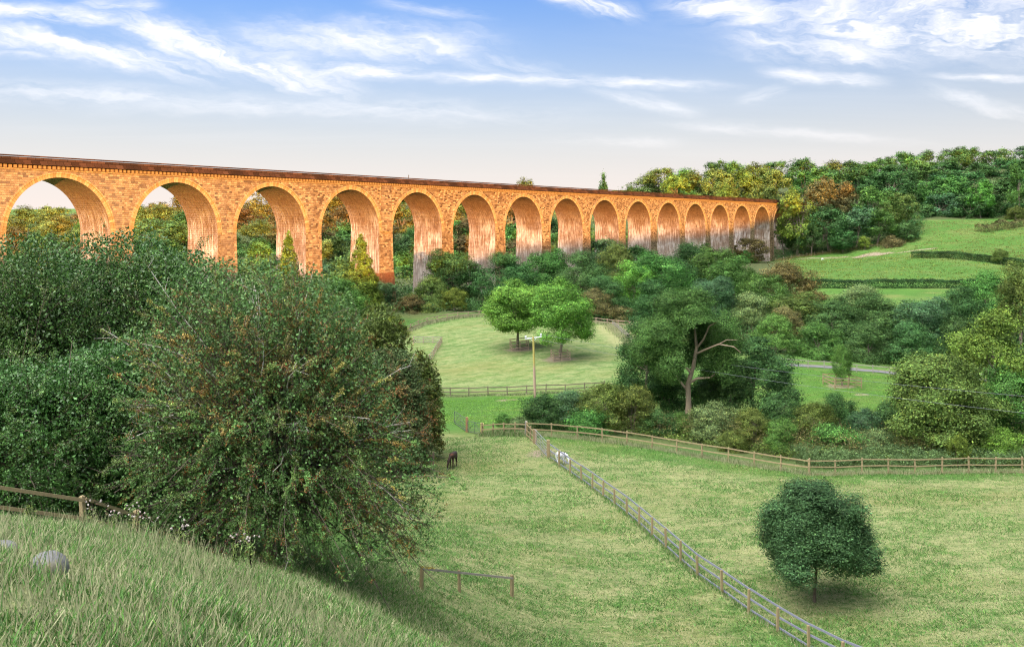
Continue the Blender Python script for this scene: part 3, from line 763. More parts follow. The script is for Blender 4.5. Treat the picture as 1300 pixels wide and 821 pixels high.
# ------------------------------------------------------------------ woods behind the viaduct
rg = np.random.default_rng(5)
def row(u0, u1, step, Y, tops, mats, where, group, w=1.25, kinds=('far1','far2','far3','far4'), jit=5, skip=()):
    us = np.arange(u0, u1, step); items = []
    tu, tv = zip(*tops)
    for u in us:
        uu = u + rg.uniform(-.3, .3)*step; vt = np.interp(uu, tu, tv) + rg.uniform(-jit, jit)
        if any(a <= uu <= b for a, b in skip): continue
        items.append((kinds[rg.integers(len(kinds))], uu, vt, step*w*rg.uniform(.95, 1.35), Y*rg.uniform(.985, 1.015), mats[rg.integers(len(mats))]))
    rowtrees(items, where, group)
row(-40, 700, 34, 570, [(-40,268),(60,262),(110,270),(170,262),(230,246),(270,250),(325,240),(400,243),(500,240),(620,238),(700,240)], ['olive','gold','olive','dark','rust'], 'along the skyline seen through the arches', 'trees on the skyline behind the viaduct', jit=3)
row(-60, 700, 38, 500, [(-60,282),(100,278),(200,262),(300,262),(420,262),(560,262),(700,262)], ['olive','gold','rust','dark','olive','mid'], 'in the second row behind the arches', 'trees in the second row behind the viaduct')
row(-60, 760, 42, 430, [(-60,296),(100,290),(230,280),(330,285),(450,285),(600,280),(760,280)], ['olive','gold','dark','olive','rust','mid'], 'in the third row behind the arches', 'trees in the third row behind the viaduct')
row(-40, 800, 46, 365, [(-60,312),(250,303),(330,308),(450,305),(600,296),(800,296)], ['dark','olive','yellow','mid','rust'], 'in the fourth row behind the arches', 'trees in the fourth row behind the viaduct')
row(160, 820, 50, 310, [(160,330),(330,330),(450,322),(600,312),(820,308)], ['dark','mid','blue','olive'], 'nearest behind the arches', 'trees close behind the viaduct')
# individuals peeping over the parapet
tree('far1', 667, 227, 26, 540, 'olive', 'small round olive treetop just showing over the middle of the parapet', name='broadleaf_tree')
tree('farcone', 766, 222, 24, 520, 'dark', 'dark pointed conifer rising alone above the parapet', name='conifer')
tree('far4', 800, 236, 16, 520, 'dark', 'low dark treetop between the pointed conifer and the wood')
# wooded hill on the right
row(812, 1135, 30, 580, [(812,219),(840,212),(870,213),(900,208),(950,207),(990,203),(1050,203),(1110,207),(1135,208)], ['olive','dark','mid','olive','dark'], 'on the skyline over the viaduct end', 'trees on the hill skyline above the viaduct end', jit=3)
row(850, 1130, 34, 530, [(850,226),(900,221),(950,219),(1000,214),(1060,214),(1130,218)], ['mid','olive','yellow','dark'], 'in the second row over the viaduct end', 'trees in the second row above the viaduct end')
row(880, 1000, 30, 490, [(880,240),(930,236),(1000,232)], ['mid','yellow','olive','mid'], 'just above the far end of the parapet', 'trees just above the viaduct end')
row(1120, 1340, 30, 600, [(1120,200),(1150,194),(1190,188),(1220,188),(1260,188),(1300,184),(1340,180)], ['dark','dark','mid','blue'], 'on the skyline of the right hill', 'trees on the right hill skyline', jit=3)
row(1135, 1345, 34, 560, [(1120,214),(1170,204),(1250,204),(1340,200)], ['dark','mid','dark','blue'], 'in the second row of the right hill', 'trees in the second row of the right hill')
row(1165, 1345, 36, 520, [(1160,232),(1200,222),(1260,222),(1340,214)], ['dark','blue','dark'], 'in the third row of the right hill', 'trees in the third row of the right hill')
row(1170, 1345, 32, 492, [(1160,256),(1200,250),(1300,250),(1340,245)], ['dark','dark','blue'], 'along the lower edge of the right hill wood', 'trees along the lower edge of the right hill wood', jit=6)
tree('far2', 1245, 228, 34, 481, 'bright', 'bright green upright tree at the edge of the right hill wood')
tree('far2', 1294, 205, 30, 478, 'mid', 'green tree cut by the right edge of the photo on the hill')
shrub('shrub1', 1290, 262, 24, 470, 'olive', 'small olive bush at the top right corner of the hill meadow')
tree('far1', 1197, 222, 60, 505, 'mid', 'large rounded green tree with a paler crown in the right hill wood')
# the wood edge beside the viaduct end
for k, u, vt, w, Y, m, lab in [
  ('far2',1012,243,52,432,'yellow','tall yellow green tree immediately right of the viaduct end'),
  ('far4',1046,226,54,452,'brown','tall brownish topped tree behind the wood edge right of the viaduct'),
  ('far1',1052,262,54,430,'dark','dark tree at the wood edge, right of the yellow green one'),
  ('far2',1072,232,44,455,'rust','russet treetop right of the viaduct end'),
  ('far1',1088,262,48,430,'blue','blue green tree in the middle of the wood edge above the track'),
  ('far4',1104,238,48,452,'mid','green treetop behind the middle of the wood edge'),
  ('far1',1114,268,44,428,'mid','rounded green tree at the wood edge above the end of the track'),
  ('far2',1132,243,40,445,'mid','tall green tree near the right end of the wood edge'),
  ('far3',1148,246,38,440,'olive','olive tree at the right corner of the wood edge'),
  ('far1',1145,282,36,426,'dark','dark low tree at the right corner of the wood edge'),
  ('far4',1030,285,34,426,'dark','low dark tree at the foot of the wood beside the viaduct'),
  ('far3',1070,292,34,424,'dark','low dark tree under the blue green one at the wood edge'),
  ('far3',995,285,30,440,'dark','dark tree directly behind the last visible arch')]:
    tree(k, u, vt, w, Y, m, lab, group=None)
shrub('shrub1', 1135, 300, 34, 420, 'brown', 'brownish bush at the right foot of the wood edge')
shrub('shrub2', 1098, 300, 14, 422, 'yellow', 'small yellow bush at the foot of the wood edge')

# ------------------------------------------------------------------ belt of trees before the viaduct
belt = [
 ('mid1',575,318,74,232,'dark','large dark tree hiding the foot of the sixth arch'),
 ('mid3',548,352,56,222,'olive','olive tree left of the large dark one near the brick pier foot'),
 ('mid2',483,356,40,214,'blue','blue green rounded tree beside the brick pier foot'),
 ('mid4',640,322,76,226,'dark','dark tree behind the left twin paddock tree'),
 ('mid1',690,318,72,232,'mid','green tree under the eighth arch behind the twin trees'),
 ('mid4',738,320,74,226,'dark','dark tree right behind the twin paddock trees'),
 ('mid3',782,310,62,240,'olive','olive topped tree under the ninth and tenth arches'),
 ('mid2',806,332,52,222,'bright','bright green tree in the middle of the belt under the arches'),
 ('mid1',838,322,78,222,'mid','broad olive green tree in the belt left of the big ash'),
 ('mid4',872,310,70,236,'dark','dark tree under the twelfth arch'),
 ('mid1',905,312,78,236,'mid','green tree under the thirteenth arch'),
 ('mid2',930,326,54,224,'mid','slender green tree below the fourteenth arch'),
 ('mid3',770,350,70,217,'dark','dark low tree above the far paddock fence'),
 ('mid4',830,356,80,214,'dark','dark green tree behind the crown of the big ash'),
 ('mid1',905,352,70,205,'blue','blue green tree rising behind the big ash'),
 ('mid3',1000,334,96,262,'rust','broad orange brown tree at the left end of the hill meadow'),
 ('mid4',940,340,60,240,'olive','olive tree left of the orange brown one'),
 ('far3',952,303,46,400,'rust','dark russet bushy tree in front of the fifteenth arch'),
 ('mid1',968,346,70,205,'mid','soft green tree right of the big ash crown'),
 ('mid2',1015,372,64,190,'olive','olive green tree in the belt left of the pale shrub'),
 ('mid1',1060,380,76,186,'dark','dark tree left of centre in the right belt'),
 ('mid4',1112,374,90,188,'dark','broad dark tree in the middle of the right belt'),
 ('mid1',1170,378,84,184,'blue','blue green tree right of the broad dark one in the right belt'),
 ('mid4',1218,366,76,188,'dark','dark tree near the right end of the right belt'),
 ('mid3',1250,346,70,200,'mid','green tree with rounded top left of the wispy willow'),
 ('mid2',1296,334,56,190,'olive','wispy olive willow at the right edge of the photo'),
 ('mid1',1345,340,80,190,'dark','dark tree just outside the right edge'),
 ('mid3',985,400,60,170,'mid','low green tree beside the lane behind the right field'),
 ('mid3',1040,410,70,166,'mid','low green tree over the lane, left of the sapling'),
 ('mid3',1100,412,76,166,'dark','low dark tree over the lane, right of the sapling'),
 ('mid3',1160,410,76,164,'dark','low dark tree behind the far end of the field fence'),
 ('mid1',1222,400,66,160,'dark','dark tree between the yellow green tree and the lane'),
 ('mid4',432,352,64,190,'mid','green tree at the foot of the fourth arch'),
 ('mid1',385,352,70,175,'sage','sage green tree below the third pier'),
 ('mid3',520,376,60,212,'rust','low russet tree at the left corner of the far paddock'),
 ('mid1',340,345,70,170,'mid','green tree below the second and third arches'),
]
for k, u, vt, w, Y, m, lab in belt:
    if u > 1360: continue
    tree(k, u, vt, w, Y, m, lab, group='belt of trees in front of the viaduct')
tree('midcone', 366, 301, 54, 188, 'moss', 'pointed yellow green conical tree at the third arch', name='conical_tree', depth=1)
tree('midcone', 458, 304, 62, 200, 'moss', 'pointed yellow green conical tree at the fourth arch', name='conical_tree')
for k, u, vt, w, Y, m, lab in [
 ('shrub1',577,366,34,214,'yellow','yellow green bush above the left end of the far fence'),
 ('shrub2',548,385,36,212,'olive','olive bush behind the left end of the far fence'),
 ('shrub1',525,395,26,208,'brown','brown bush at the left end of the far fence'),
 ('shrub2',605,385,40,216,'dark','dark bush behind the far fence left of the twin trees'),
 ('shrub1',757,367,46,212,'brown','tan brown bush behind the far fence right of the twin trees'),
 ('shrub3',786,388,36,212,'brown','small brown bush behind the right end of the far fence'),
 ('shrub1',730,385,40,215,'dark','dark bush behind the right twin tree'),
 ('shrub2',690,380,50,216,'dark','dark bush hidden mostly behind the twin trees'),
 ('shrub2',640,382,46,217,'dark','dark bush behind the left twin tree'),
 ('shrub2',1090,362,66,215,'sage','pale yellowish sage shrub rising into the lower hill field'),
 ('shrub3',955,372,44,196,'sage','sage bush right of the big ash top'),
 ('shrub2',1000,390,40,180,'brown','brownish bush in the belt above the lane'),
 ('shrub1',948,318,20,395,'mid','green bush at the foot of the fifteenth arch'),
 ('shrub2',498,402,36,190,'yellow','yellow green bush left of the small pen'),
 ('shrub1',470,395,46,165,'olive','olive bush below the second conical tree'),
 ('shrub2',420,380,50,150,'sage','sage bush behind the hawthorn top'),
 ('shrub2',330,352,80,130,'sage','tall sage shrub just behind the hawthorn on its left'),
 ('shrub1',392,362,80,120,'olive','olive shrub peeping over the hawthorn'),
 ('shrub1',280,372,90,110,'mid','green shrub between the left thicket and the piers')]:
    shrub(k, u, vt, w, Y, m, lab, group='bushes around the far paddock' if Y > 140 else None)
# twin paddock trees, sapling
proto('twin1', 8.5, 4.2, 1.3, 44, 1500, 36, .15, 'round', 41, r=.14, rough=.3)
proto('twin2', 9.0, 3.9, .9, 48, 1500, 36, .15, 'tall', 42, r=.16, rough=.3)
tree('twin1', 657, 358, 84, 168, 'bright', 'round bright green tree, left of the twin paddock trees', name='paddock_tree', group=None, rz=.4)
tree('twin2', 711, 357, 74, 160, 'bright', 'round bright green tree, right of the twin paddock trees', name='paddock_tree', group=None, rz=2.0)
tree('shrub2', 1069, 438, 24, 130, 'mid', 'small sapling inside a wooden pen in the right field', name='sapling', dz=0)

# ------------------------------------------------------------------ big ash and its neighbours by the road fence
proto('ash', 15, 6.4, 3.6, 34, 3000, 44, .15, 'round', 51, r=.30, rough=.27, spread=.12)
PROTO['ash'] = (PROTO['ash'][0], None, PROTO['ash'][2], PROTO['ash'][3])
def limb_mesh():
    mb = MB(); V_ = Vector
    mb.tube([V_((0,0,-.5)),V_((.02,0,.6)),V_((.10,0,2.2)),V_((.02,-.1,4.2)),V_((.5,-.5,6.1)),V_((.75,-.9,8.0)),V_((.55,-.9,10.2)),V_((.2,-.4,12.6))],[.42,.33,.29,.25,.21,.17,.11,.05], 9)
    mb.tube([V_((.75,-.9,8.0)),V_((1.3,-1.8,9.0)),V_((1.7,-2.6,10.4)),V_((2.6,-3.0,11.0))],[.12,.10,.07,.03], 6)
    mb.tube([V_((.7,-.8,7.4)),V_((1.6,-2.2,8.1)),V_((2.5,-3.4,8.7)),V_((3.9,-3.9,8.5)),V_((4.6,-3.9,7.9))],[.12,.10,.08,.05,.02], 6)
    mb.tube([V_((2.5,-3.4,8.7)),V_((3.2,-3.9,9.2)),V_((4.2,-4.1,9.2))],[.06,.04,.015], 5)
    mb.tube([V_((.05,-.1,4.3)),V_((.9,-.6,4.9)),V_((2.2,-.8,5.0)),V_((3.6,-.4,6.2))],[.16,.12,.09,.04], 6)
    mb.tube([V_((.3,-.4,5.4)),V_((-1.2,-.4,7.0)),V_((-3.0,0,8.2))],[.16,.11,.04], 6)
    mb.tube([V_((.75,-.9,8.0)),V_((.5,-1.5,9.2)),V_((.4,-1.8,10.6))],[.10,.08,.03], 6)
    mb.tube([V_((.1,-.1,3.4)),V_((-1.6,.4,5.6)),V_((-4.0,.6,6.6))],[.13,.09,.03], 6)
    return mb.data('trunk', smooth=True)
def carve(me_args, cuts):
    V, Fc, T, C = me_args
    Q = V.reshape(-1, 4, 3); T = T.reshape(-1, 4, 3); c = Q.mean(1); keep = np.ones(len(c), bool)
    for (x, y, z, rx, ry, rz_) in cuts:
        keep &= (((c[:,0]-x)/rx)**2 + ((c[:,1]-y)/ry)**2 + ((c[:,2]-z)/rz_)**2) > 1
    Q = Q[keep]; n = len(Q)
    return Q.reshape(-1, 3), np.arange(n*4).reshape(n, 4), T[keep].reshape(-1, 3), C
ash_lv = carve(lobed(51, 6.7, 14.9, 2.0, 85, 4200, 44, .14, 'round', rough=.26, spread=.10, warm=.2), [(1.6,-4.2,8.4,3.0,3.4,2.6),(.6,-4.6,4.6,2.0,4.2,3.0),(4.5,-2,3.0,3.6,4,2.4)])
b = gp(873, 105)
ash = empty('ash_tree', (b.x, b.y, b.z)); tag(ash, 'big dark ash tree with pale bare limbs showing, behind the road fence', 'tree')
o = link('crown', mesh_np('crown', ash_lv[0], ash_lv[1], tint=ash_lv[2]), leaf_mat('leaves_ash', (.052,.122,.028), vary=0), ash)
link('trunk', limb_mesh(), BARKL, ash)
tree('mid4', 958, 430, 112, 110, 'dark', 'dark blue green tree leaning against the right of the big ash', name='broadleaf_tree')
tree('mid1', 925, 455, 70, 107, 'dark', 'dark low tree in the gap right of the ash trunk')
tree('mid2', 822, 405, 70, 110, 'dark', 'dark tree forming the left flank of the big ash')
proto('bushy', 8, 5, .1, 60, 1900, 40, .15, 'round', 77, r=.12, stems=5, rough=.28)
tree('bushy', 1192, 453, 142, 90, 'olive', 'wide round olive bush tree behind the straight road fence', name='broadleaf_tree', bark=BARKL)
tree('mid4', 1262, 395, 116, 106, 'lime', 'tall loose yellow green tree at the right above the road fence')
tree('mid1', 1290, 470, 96, 92, 'mid', 'green leafy tree at the right edge above the road fence')
tree('mid3', 1240, 490, 60, 100, 'dark', 'dark tree in shade between the olive bush tree and right edge')
for k, u, vt, w, Y, m, lab in [('mid1',1395,400,110,104,'dark','dark tree beyond the right edge behind the straight fence'),('mid4',1480,380,120,108,'mid','green tree beyond the right edge behind the straight fence'),
 ('mid3',1370,500,90,92,'olive','olive bush tree beyond the right edge by the straight fence'),('mid2',1560,390,110,110,'dark','second dark tree beyond the right edge'),('mid1',1420,340,100,190,'mid','green tree beyond the right end of the belt')]:
    tree(k, u, vt, w, Y, m, lab)
und = [
 ('shrub1',690,500,64,99,'dark','dark leafy bush left in the thicket behind the fence corner'),
 ('shrub2',726,496,60,100,'blue','blue green bush behind the fence corner beside the pole'),
 ('shrub2',764,488,70,98,'olive','yellowish olive bush in the middle of the fence corner thicket'),
 ('shrub1',803,490,64,98,'olive','tall olive bush at the right end of the fence corner thicket'),
 ('shrub2',846,468,76,113,'dark','dark bush seen under the ash crown, left of its trunk'),
 ('shrub1',902,474,76,113,'mid','green bush seen under the ash crown, right of its trunk'),
 ('shrub3',745,520,60,96,'mid','low green bush at the front of the fence corner thicket'),
 ('shrub3',660,530,34,97,'sage','low sage coloured dry bush at the fence corner'),
 ('shrub2',640,525,24,99,'mid','small green weed clump behind the short fence'),
 ('shrub1',906,512,64,95,'sage','sage green bush in front of the ash trunk'),
 ('shrub2',860,525,40,98,'mid','green bush left of the ash trunk foot'),
 ('shrub2',838,520,44,97,'dark','dark bush under the left flank of the ash'),
 ('shrub1',990,500,64,98,'dark','dark bush right of the ash thicket'),
 ('shrub2',955,520,50,93,'olive','olive bush in front of the leaning blue green tree'),
 ('shrub1',992,532,44,90,'mid','green bush with some yellow leaves over the road fence'),
 ('shrub2',1030,512,56,96,'olive','olive dry bush left of the dark purple one'),
 ('shrub2',1066,500,46,97,'dark','dark upright bush standing up into the right field'),
 ('shrub1',1100,520,50,95,'blue','blue green bush right of the dark upright one'),
 ('shrub3',1060,540,70,90,'mid','low green bush behind the fence bend'),
 ('shrub3',1110,545,60,89,'sage','low sage bush behind the straight fence, left of the olive bush tree'),
 ('shrub1',1130,510,46,98,'dark','dark bush touching the left side of the olive bush tree'),
 ('shrub1',1215,552,28,84,'yellow','small yellow bush at the foot of the olive bush tree'),
 ('shrub1',1270,545,60,86,'bright','bright green bush at the right edge behind the fence'),
 ('shrub1',930,548,40,91,'olive','olive bramble behind the road fence, left of the bright bush'),
]
for k, u, vt, w, Y, m, lab in und:
    shrub(k, u, vt, w, Y, m, lab, group='bushes behind the road fence')

# young tree at the bottom right
proto('young', 7.0, 2.7, .12, 70, 3000, 46, .085, 'round', 61, r=.06, rough=.26, spread=.13, warm=.18)
tree('young', 1034, 612, 140, 53, 'young', 'small dark blue green tree standing alone in the near right paddock', name='young_tree', rz=1.0, bark=BARKD)

# ------------------------------------------------------------------ spray shrubs (near thicket and hawthorn)
def sprays(seed, R, cz, boughs, twigs, per, leaf, stems, env, red_b=.3, spray=0.0, droop=.18, haw=0.0, bare=.0, tip=.06, inner=30000, rlo=.55, tw_len=(.5, 1.1), warm=.15, bare_r=.016):
    rg = np.random.default_rng(seed)
    wood = MB(); bw = MB()
    P, N, S, T = [], [], [], []
    ends = rdir(boughs*3, rg); ends = ends[ends[:, 2] > -.80][:boughs]; boughs = len(ends)
    shell = rg.uniform(rlo, 1.0, boughs)**.6 * rg.uniform(.86, 1.10, boughs)
    E = ends * shell[:, None] * env(ends)[:, None] * R + np.array([0, 0, cz])
    for i in range(boughs):
        e = E[i]; s = stems[i % len(stems)]
        base = np.array(s) + np.array([0, 0, cz*rg.uniform(.35, .8)])
        m = (base + e)/2 + np.array([0, 0, R[2]*rg.uniform(.05, .35)]) + rg.normal(size=3)*R*.05
        t = np.linspace(0, 1, 9)[:, None]
        path = (1-t)**2*base + 2*t*(1-t)*m + t*t*(e + np.array([0, 0, -droop*R[2]*rg.uniform(0, 1)]))
        ph_ = rg.uniform(0, 6.28, 3); am_ = R[0]*rg.uniform(.012, .045)
        path = path + am_*np.sin(t*np.array([[9., 11., 8.]])+ph_)*t
        isbare = rg.uniform() < bare*(1.6 if ends[i, 2] > .1 else .45)
        mbx = bw if isbare else wood
        r0 = rg.uniform(.025, .045)*(1.2 if isbare else 1)
        mbx.tube([Vector(p) for p in path], [r0*(1-.8*j/8)+.004 for j in range(9)], 4, cap=False)
        issp = (not isbare) and rg.uniform() < spray
        nt_ = twigs; tt = rg.uniform(.35, 1.0, nt_)
        k = np.clip((tt*8).astype(int), 0, 7); fr = (tt*8-k)[:, None]
        o = path[k]*(1-fr) + path[k+1]*fr; tan = unit(path[k+1]-path[k])
        d = unit(tan*.7 + rdir(nt_, rg)*.9 + np.array([0, 0, .18])); L = rg.uniform(*tw_len, nt_)*(.38 if issp else 1)
        if issp: tt = np.sort(rg.uniform(.4, 1.0, nt_)); k = np.clip((tt*8).astype(int), 0, 7); fr = (tt*8-k)[:, None]; o = path[k]*(1-fr) + path[k+1]*fr; d = unit(unit(path[k+1]-path[k])*1.3 + rdir(nt_, rg)*.6 + np.array([0, 0, .2]))
        rr = rg.uniform(0, 1, nt_)
        bt = rg.uniform(1.15, 1.75) if issp else rg.uniform(.6, 1.1)*(1 if spray else 1.2); wb = rg.uniform()**2.0*red_b*(1.3 if ends[i, 2] > .15 or ends[i, 0] > .75 else .25)
        for j in range(0, nt_, 2 if not isbare else 1):
            q = o[j] + d[j]*L[j]
            (bw if (isbare and rr[j] < .5) else wood).tube([Vector(o[j]), Vector(q)], [.010, .004], 3, cap=False)
        n = int(per*(.25 if isbare else 1))
        j = np.repeat(np.arange(nt_), n); a = rg.uniform(0.05, 1.05, len(j))[:, None]
        p = o[j] + d[j]*(L[j][:, None])*a + rg.normal(size=(len(j), 3))*tip*(.75 if issp else 1)
        p[:, 2] -= (a[:, 0]**2)*.12*L[j]
        tnt = tint_of(len(j), rg, .7, 1.3, warm)*bt*rg.uniform(.8, 1.2, nt_)[j][:, None]
        tnt = tnt*np.array([1+1.5*wb, 1-.05*wb, 1.0])
        red = (rr[j] < haw) & (rg.uniform(size=len(j)) < .55)
        rc = np.stack([rg.uniform(2.6, 4.6, len(j)), rg.uniform(.45, .95, len(j)), rg.uniform(.6, 1.1, len(j))], -1)
        tnt = np.where(red[:, None], rc, tnt)
        out_ = unit(p - np.array([0, 0, cz*.6]))
        P.append(p); T.append(tnt); N.append(unit(out_*.5 + rdir(len(j), rg) + np.array([0,0,.35]))); S.append(leaf*rg.uniform(.6, 1.4, len(j))*np.where(red, .75, 1))
    if inner:
        dd = rdir(inner, rg); dd[:, 2] = np.where(dd[:, 2] < -.7, -dd[:, 2], dd[:, 2])
        p = dd*env(dd)[:, None]*R*(rg.uniform(.3, .84, inner)**.6)[:, None] + np.array([0, 0, cz])
        P.append(p); N.append(rdir(inner, rg)); T.append(tint_of(inner, rg, .7, 1.1, .05)); S.append(leaf*1.9*rg.uniform(.7, 1.4, inner))
    P = np.vstack(P); N = np.vstack(N); S = np.concatenate(S); T = np.vstack(T)
    P[:, 2] = np.maximum(P[:, 2], .12)
    V, Fc, TT = leaf_quads(P, N, S, T, rg, .6)
    return mesh_np('foliage', V, Fc, tint=TT), wood, bw

def spray_shrub(name, label, u, Y, half_w, vtop, mat, seed, boughs, twigs, per, leaf, n_stem=4, cat='shrub', depth=.8, gr=None, box=True, **kw):
    b = gp(u, Y); w = half_w/F*Y; top = -(vtop-CV)/F*Y - b.z
    R = np.array([w, w*depth, top*.56]); cz = top*.46
    stems = [(math.cos(i*2.4)*.5, math.sin(i*2.4)*.5, 0) for i in range(n_stem)]
    bump = np.random.default_rng(seed+9); bd = rdir(14, bump); bs = bump.uniform(-.16, .22, 14)
    def env(d):
        e = 1 + .22*np.clip(-d[:, 2], 0, .7) + .10*np.clip(d[:, 2], 0, 1)*np.clip(d[:, 0]**2, 0, 1)
        if box: e = e*(1/(np.abs(d)**3.0).sum(-1)**(1/3.0))*.94
        for q, s in zip(bd, bs): e += s*np.exp(-((1-(d@q))/.16))
        return e
    kenv = kw.pop('env', None)
    fol, wood, bw = sprays(seed, R, cz, boughs, twigs, per, leaf, stems, (lambda d: env(d)*kenv(d)) if kenv else env, **kw)
    for (x, y, _) in stems:
        wood.tube([Vector((x*.7, y*.7, -.5)), Vector((x, y, .3)), Vector((x*1.6, y*1.6, cz*.8))], [.22, .16, .07], 7)
    r = empty(name, tuple(b)); tag(r, label, cat, gr)
    link('foliage', fol, mat, r)
    link('branches', wood.data('branches', smooth=True), BARKD, r)
    if bw.v: link('bare_branch', bw.data('bare_branch', smooth=True), wood_mat('silvery_twig', (.34,.30,.26), (.60,.56,.50)), r)
    return r
def henv(d):   # hawthorn sweeps low to the right
    return 1 + .16*np.exp(-((d[:,0]-.9)**2)/.15)*np.exp(-((d[:,2]+.35)**2)/.12) - .12*np.exp(-((d[:,0]-1)**2)/.25)*np.exp(-((d[:,2]-.15)**2)/.12) - .20*np.exp(-((d[:,0]-.75)**2)/.12)*np.exp(-((d[:,2]-.7)**2)/.12)
spray_shrub('hawthorn', 'huge sprawling hawthorn with red berries and bare grey twigs, front centre left', 350, 41, 196, 350, LM['haw'], 71, 640, 15, 46, .066, cat='shrub', depth=.72, haw=.22, bare=.10, inner=30000, spray=.42, env=henv, tw_len=(.35, .95), tip=.05, red_b=.95)
N_ = LM['near']
spray_shrub('thicket_shrub', 'tall dense green shrub at the far left of the foreground thicket', 25, 54, 120, 305, N_, 81, 300, 15, 44, .088, inner=24000)
spray_shrub('thicket_shrub', 'tallest dense green shrub in the left thicket, below the first pier', 128, 60, 118, 292, N_, 82, 300, 15, 44, .092, inner=24000)
spray_shrub('thicket_shrub', 'dense green shrub under the second arch, right end of the thicket top', 222, 58, 92, 304, N_, 83, 260, 15, 42, .092, inner=20000)
spray_shrub('thicket_shrub', 'low dark shrub at the left edge above the wooden rails', 18, 41, 150, 440, N_, 84, 300, 14, 44, .074, inner=20000)
spray_shrub('thicket_shrub', 'lower dark shrub between the wooden rails and the hawthorn', 165, 45, 125, 415, N_, 85, 300, 14, 44, .078, inner=22000)
spray_shrub('thicket_shrub', 'reddish and yellow green bush spilling onto the paddock, right of the hawthorn', 498, 82, 55, 425, LM['sage'], 86, 190, 14, 40, .10, red_b=1.2, inner=14000, haw=.22, box=False)
spray_shrub('thicket_shrub', 'yellow green bush rising behind the right shoulder of the hawthorn', 474, 88, 60, 400, LM['olive'], 87, 150, 14, 34, .14, inner=14000, haw=.1, box=False)
spray_shrub('thicket_shrub', 'sage bush behind the hawthorn crown near its left shoulder', 290, 64, 66, 350, LM['sage'], 88, 150, 14, 34, .13, inner=12000)
spray_shrub('thicket_shrub', 'low yellowish bush touching the paddock edge at the rails', 534, 87, 30, 446, LM['olive'], 89, 90, 12, 34, .13, inner=5000, box=False)
# ------------------------------------------------------------------ hedges
def hedge(name, label, pts, h, wd_, mat, n, leaf, seed, bumps=.25, dz0=0.0):
    rg = np.random.default_rng(seed); A = [np.array(p) for p in pts]
    seg = [np.linalg.norm(b-a) for a, b in zip(A[:-1], A[1:])]; tot = sum(seg); cum = np.concatenate([[0], np.cumsum(seg)])
    s = rg.uniform(0, tot, n); P = np.zeros((n, 3)); X = np.interp(s, cum, [a[0] for a in A]); Y = np.interp(s, cum, [a[1] for a in A])
    a = rg.uniform(-math.pi*.62, math.pi*.62, n)                     # round the top half of the hedge's section
    hh = h*(1 + bumps*np.sin(s*.35+seed) * np.sin(s*.11) + bumps*.6*(np.sin(s*1.3)**2)) * rg.uniform(.86, 1.08, n)
    side = np.sin(a)*wd_*.5; up = np.where(np.abs(a) < 1.3, hh*(.80+.20*np.cos(a)), hh*rg.uniform(0, .95, n))
    P[:, 0] = X; P[:, 1] = Y + side
    P[:, 2] = hgt(P[:, 0], P[:, 1]) + up + .05
    P += rg.normal(size=(n, 3))*.10
    cl = .8+.35*np.sin(s*.9+2*np.sin(s*.23))
    N = unit(np.stack([rg.normal(size=n)*.5, np.sin(a), np.cos(a)+.2], -1) + rdir(n, rg)*.8)
    V, Fc, T = leaf_quads(P, N, leaf*rg.uniform(.6, 1.3, n), tint_of(n, rg, .7, 1.2, .2)*np.clip(cl, .6, 1.2)[:, None], rg)
    c = V.mean(0); V = V - c
    o = link(name, mesh_np(name, V, Fc, tint=T), mat, None, tuple(c)); tag(o, label, 'hedge'); return o
hedge('hedge', 'long straight dark hedge across the lower hill meadow', uvp([(1028,282),(1100,281),(1180,279),(1270,275),(1330,272)]), 2.1, 1.9, LM['dark'], 26000, .30, 1, .12)
hedge('hedge', 'dark hedge curving away to the right across the upper hill meadow', uvp([(1158,371),(1190,368),(1230,356),(1262,344),(1300,331),(1340,322)]), 2.2, 2.0, LM['dark'], 24000, .34, 2, .1)
hedge('hedge', 'scrubby brown overgrown hedge high on the hill meadow at the right', uvp([(1240,428),(1262,430),(1280,436),(1310,446),(1340,452)]), 2.6, 4.0, LM['brown'], 14000, .34, 3, .4)
shrub('shrub1', 1270, 316, 20, 342, 'olive', 'rounded bush standing out of the curving hedge')

# ------------------------------------------------------------------ undergrowth (uncountable)
def scatter_poly(poly, n, rg):
    xs_ = [p[0] for p in poly]; ys_ = [p[1] for p in poly]; X = np.zeros(0); Y = np.zeros(0)
    while len(X) < n:
        x = rg.uniform(min(xs_), max(xs_), n); y = rg.uniform(min(ys_), max(ys_), n); k = inside(x, y, poly)
        X = np.concatenate([X, x[k]]); Y = np.concatenate([Y, y[k]])
    return X[:n], Y[:n]
def ground_cover(name, poly, clumps, per, h, r, leaf, mat, seed, upright=0.0, warm=.3, aspect=.55):
    rg = np.random.default_rng(seed); X, Y = scatter_poly(poly, clumps, rg)
    H = h*rg.uniform(.5, 1.3, clumps); k = np.repeat(np.arange(clumps), per); n = len(k)
    P = np.stack([X[k], Y[k], 0*X[k]], -1); P[:, :2] += rg.normal(size=(n, 2))*r*.5
    P[:, 2] = hgt(P[:, 0], P[:, 1]) + H[k]*rg.uniform(0, 1, n)**.7
    N = unit(rdir(n, rg) + np.array([0, -.3, .5*(1-upright)]))
    T = tint_of(n, rg, .7, 1.3, warm)*rg.uniform(.75, 1.3, clumps)[k][:, None]
    V, Fc, TT = leaf_quads(P, N, leaf*rg.uniform(.6, 1.4, n), T, rg, aspect)
    tag(link(name, mesh_np(name, V, Fc, tint=TT), mat), kind='stuff')
ground_cover('undergrowth', uvp([(668,98),(830,95),(960,90),(1027,84.5),(1330,83),(1330,100),(1000,104),(800,104)]), 1500, 46, .9, .8, .14, LM['olive'], 91)
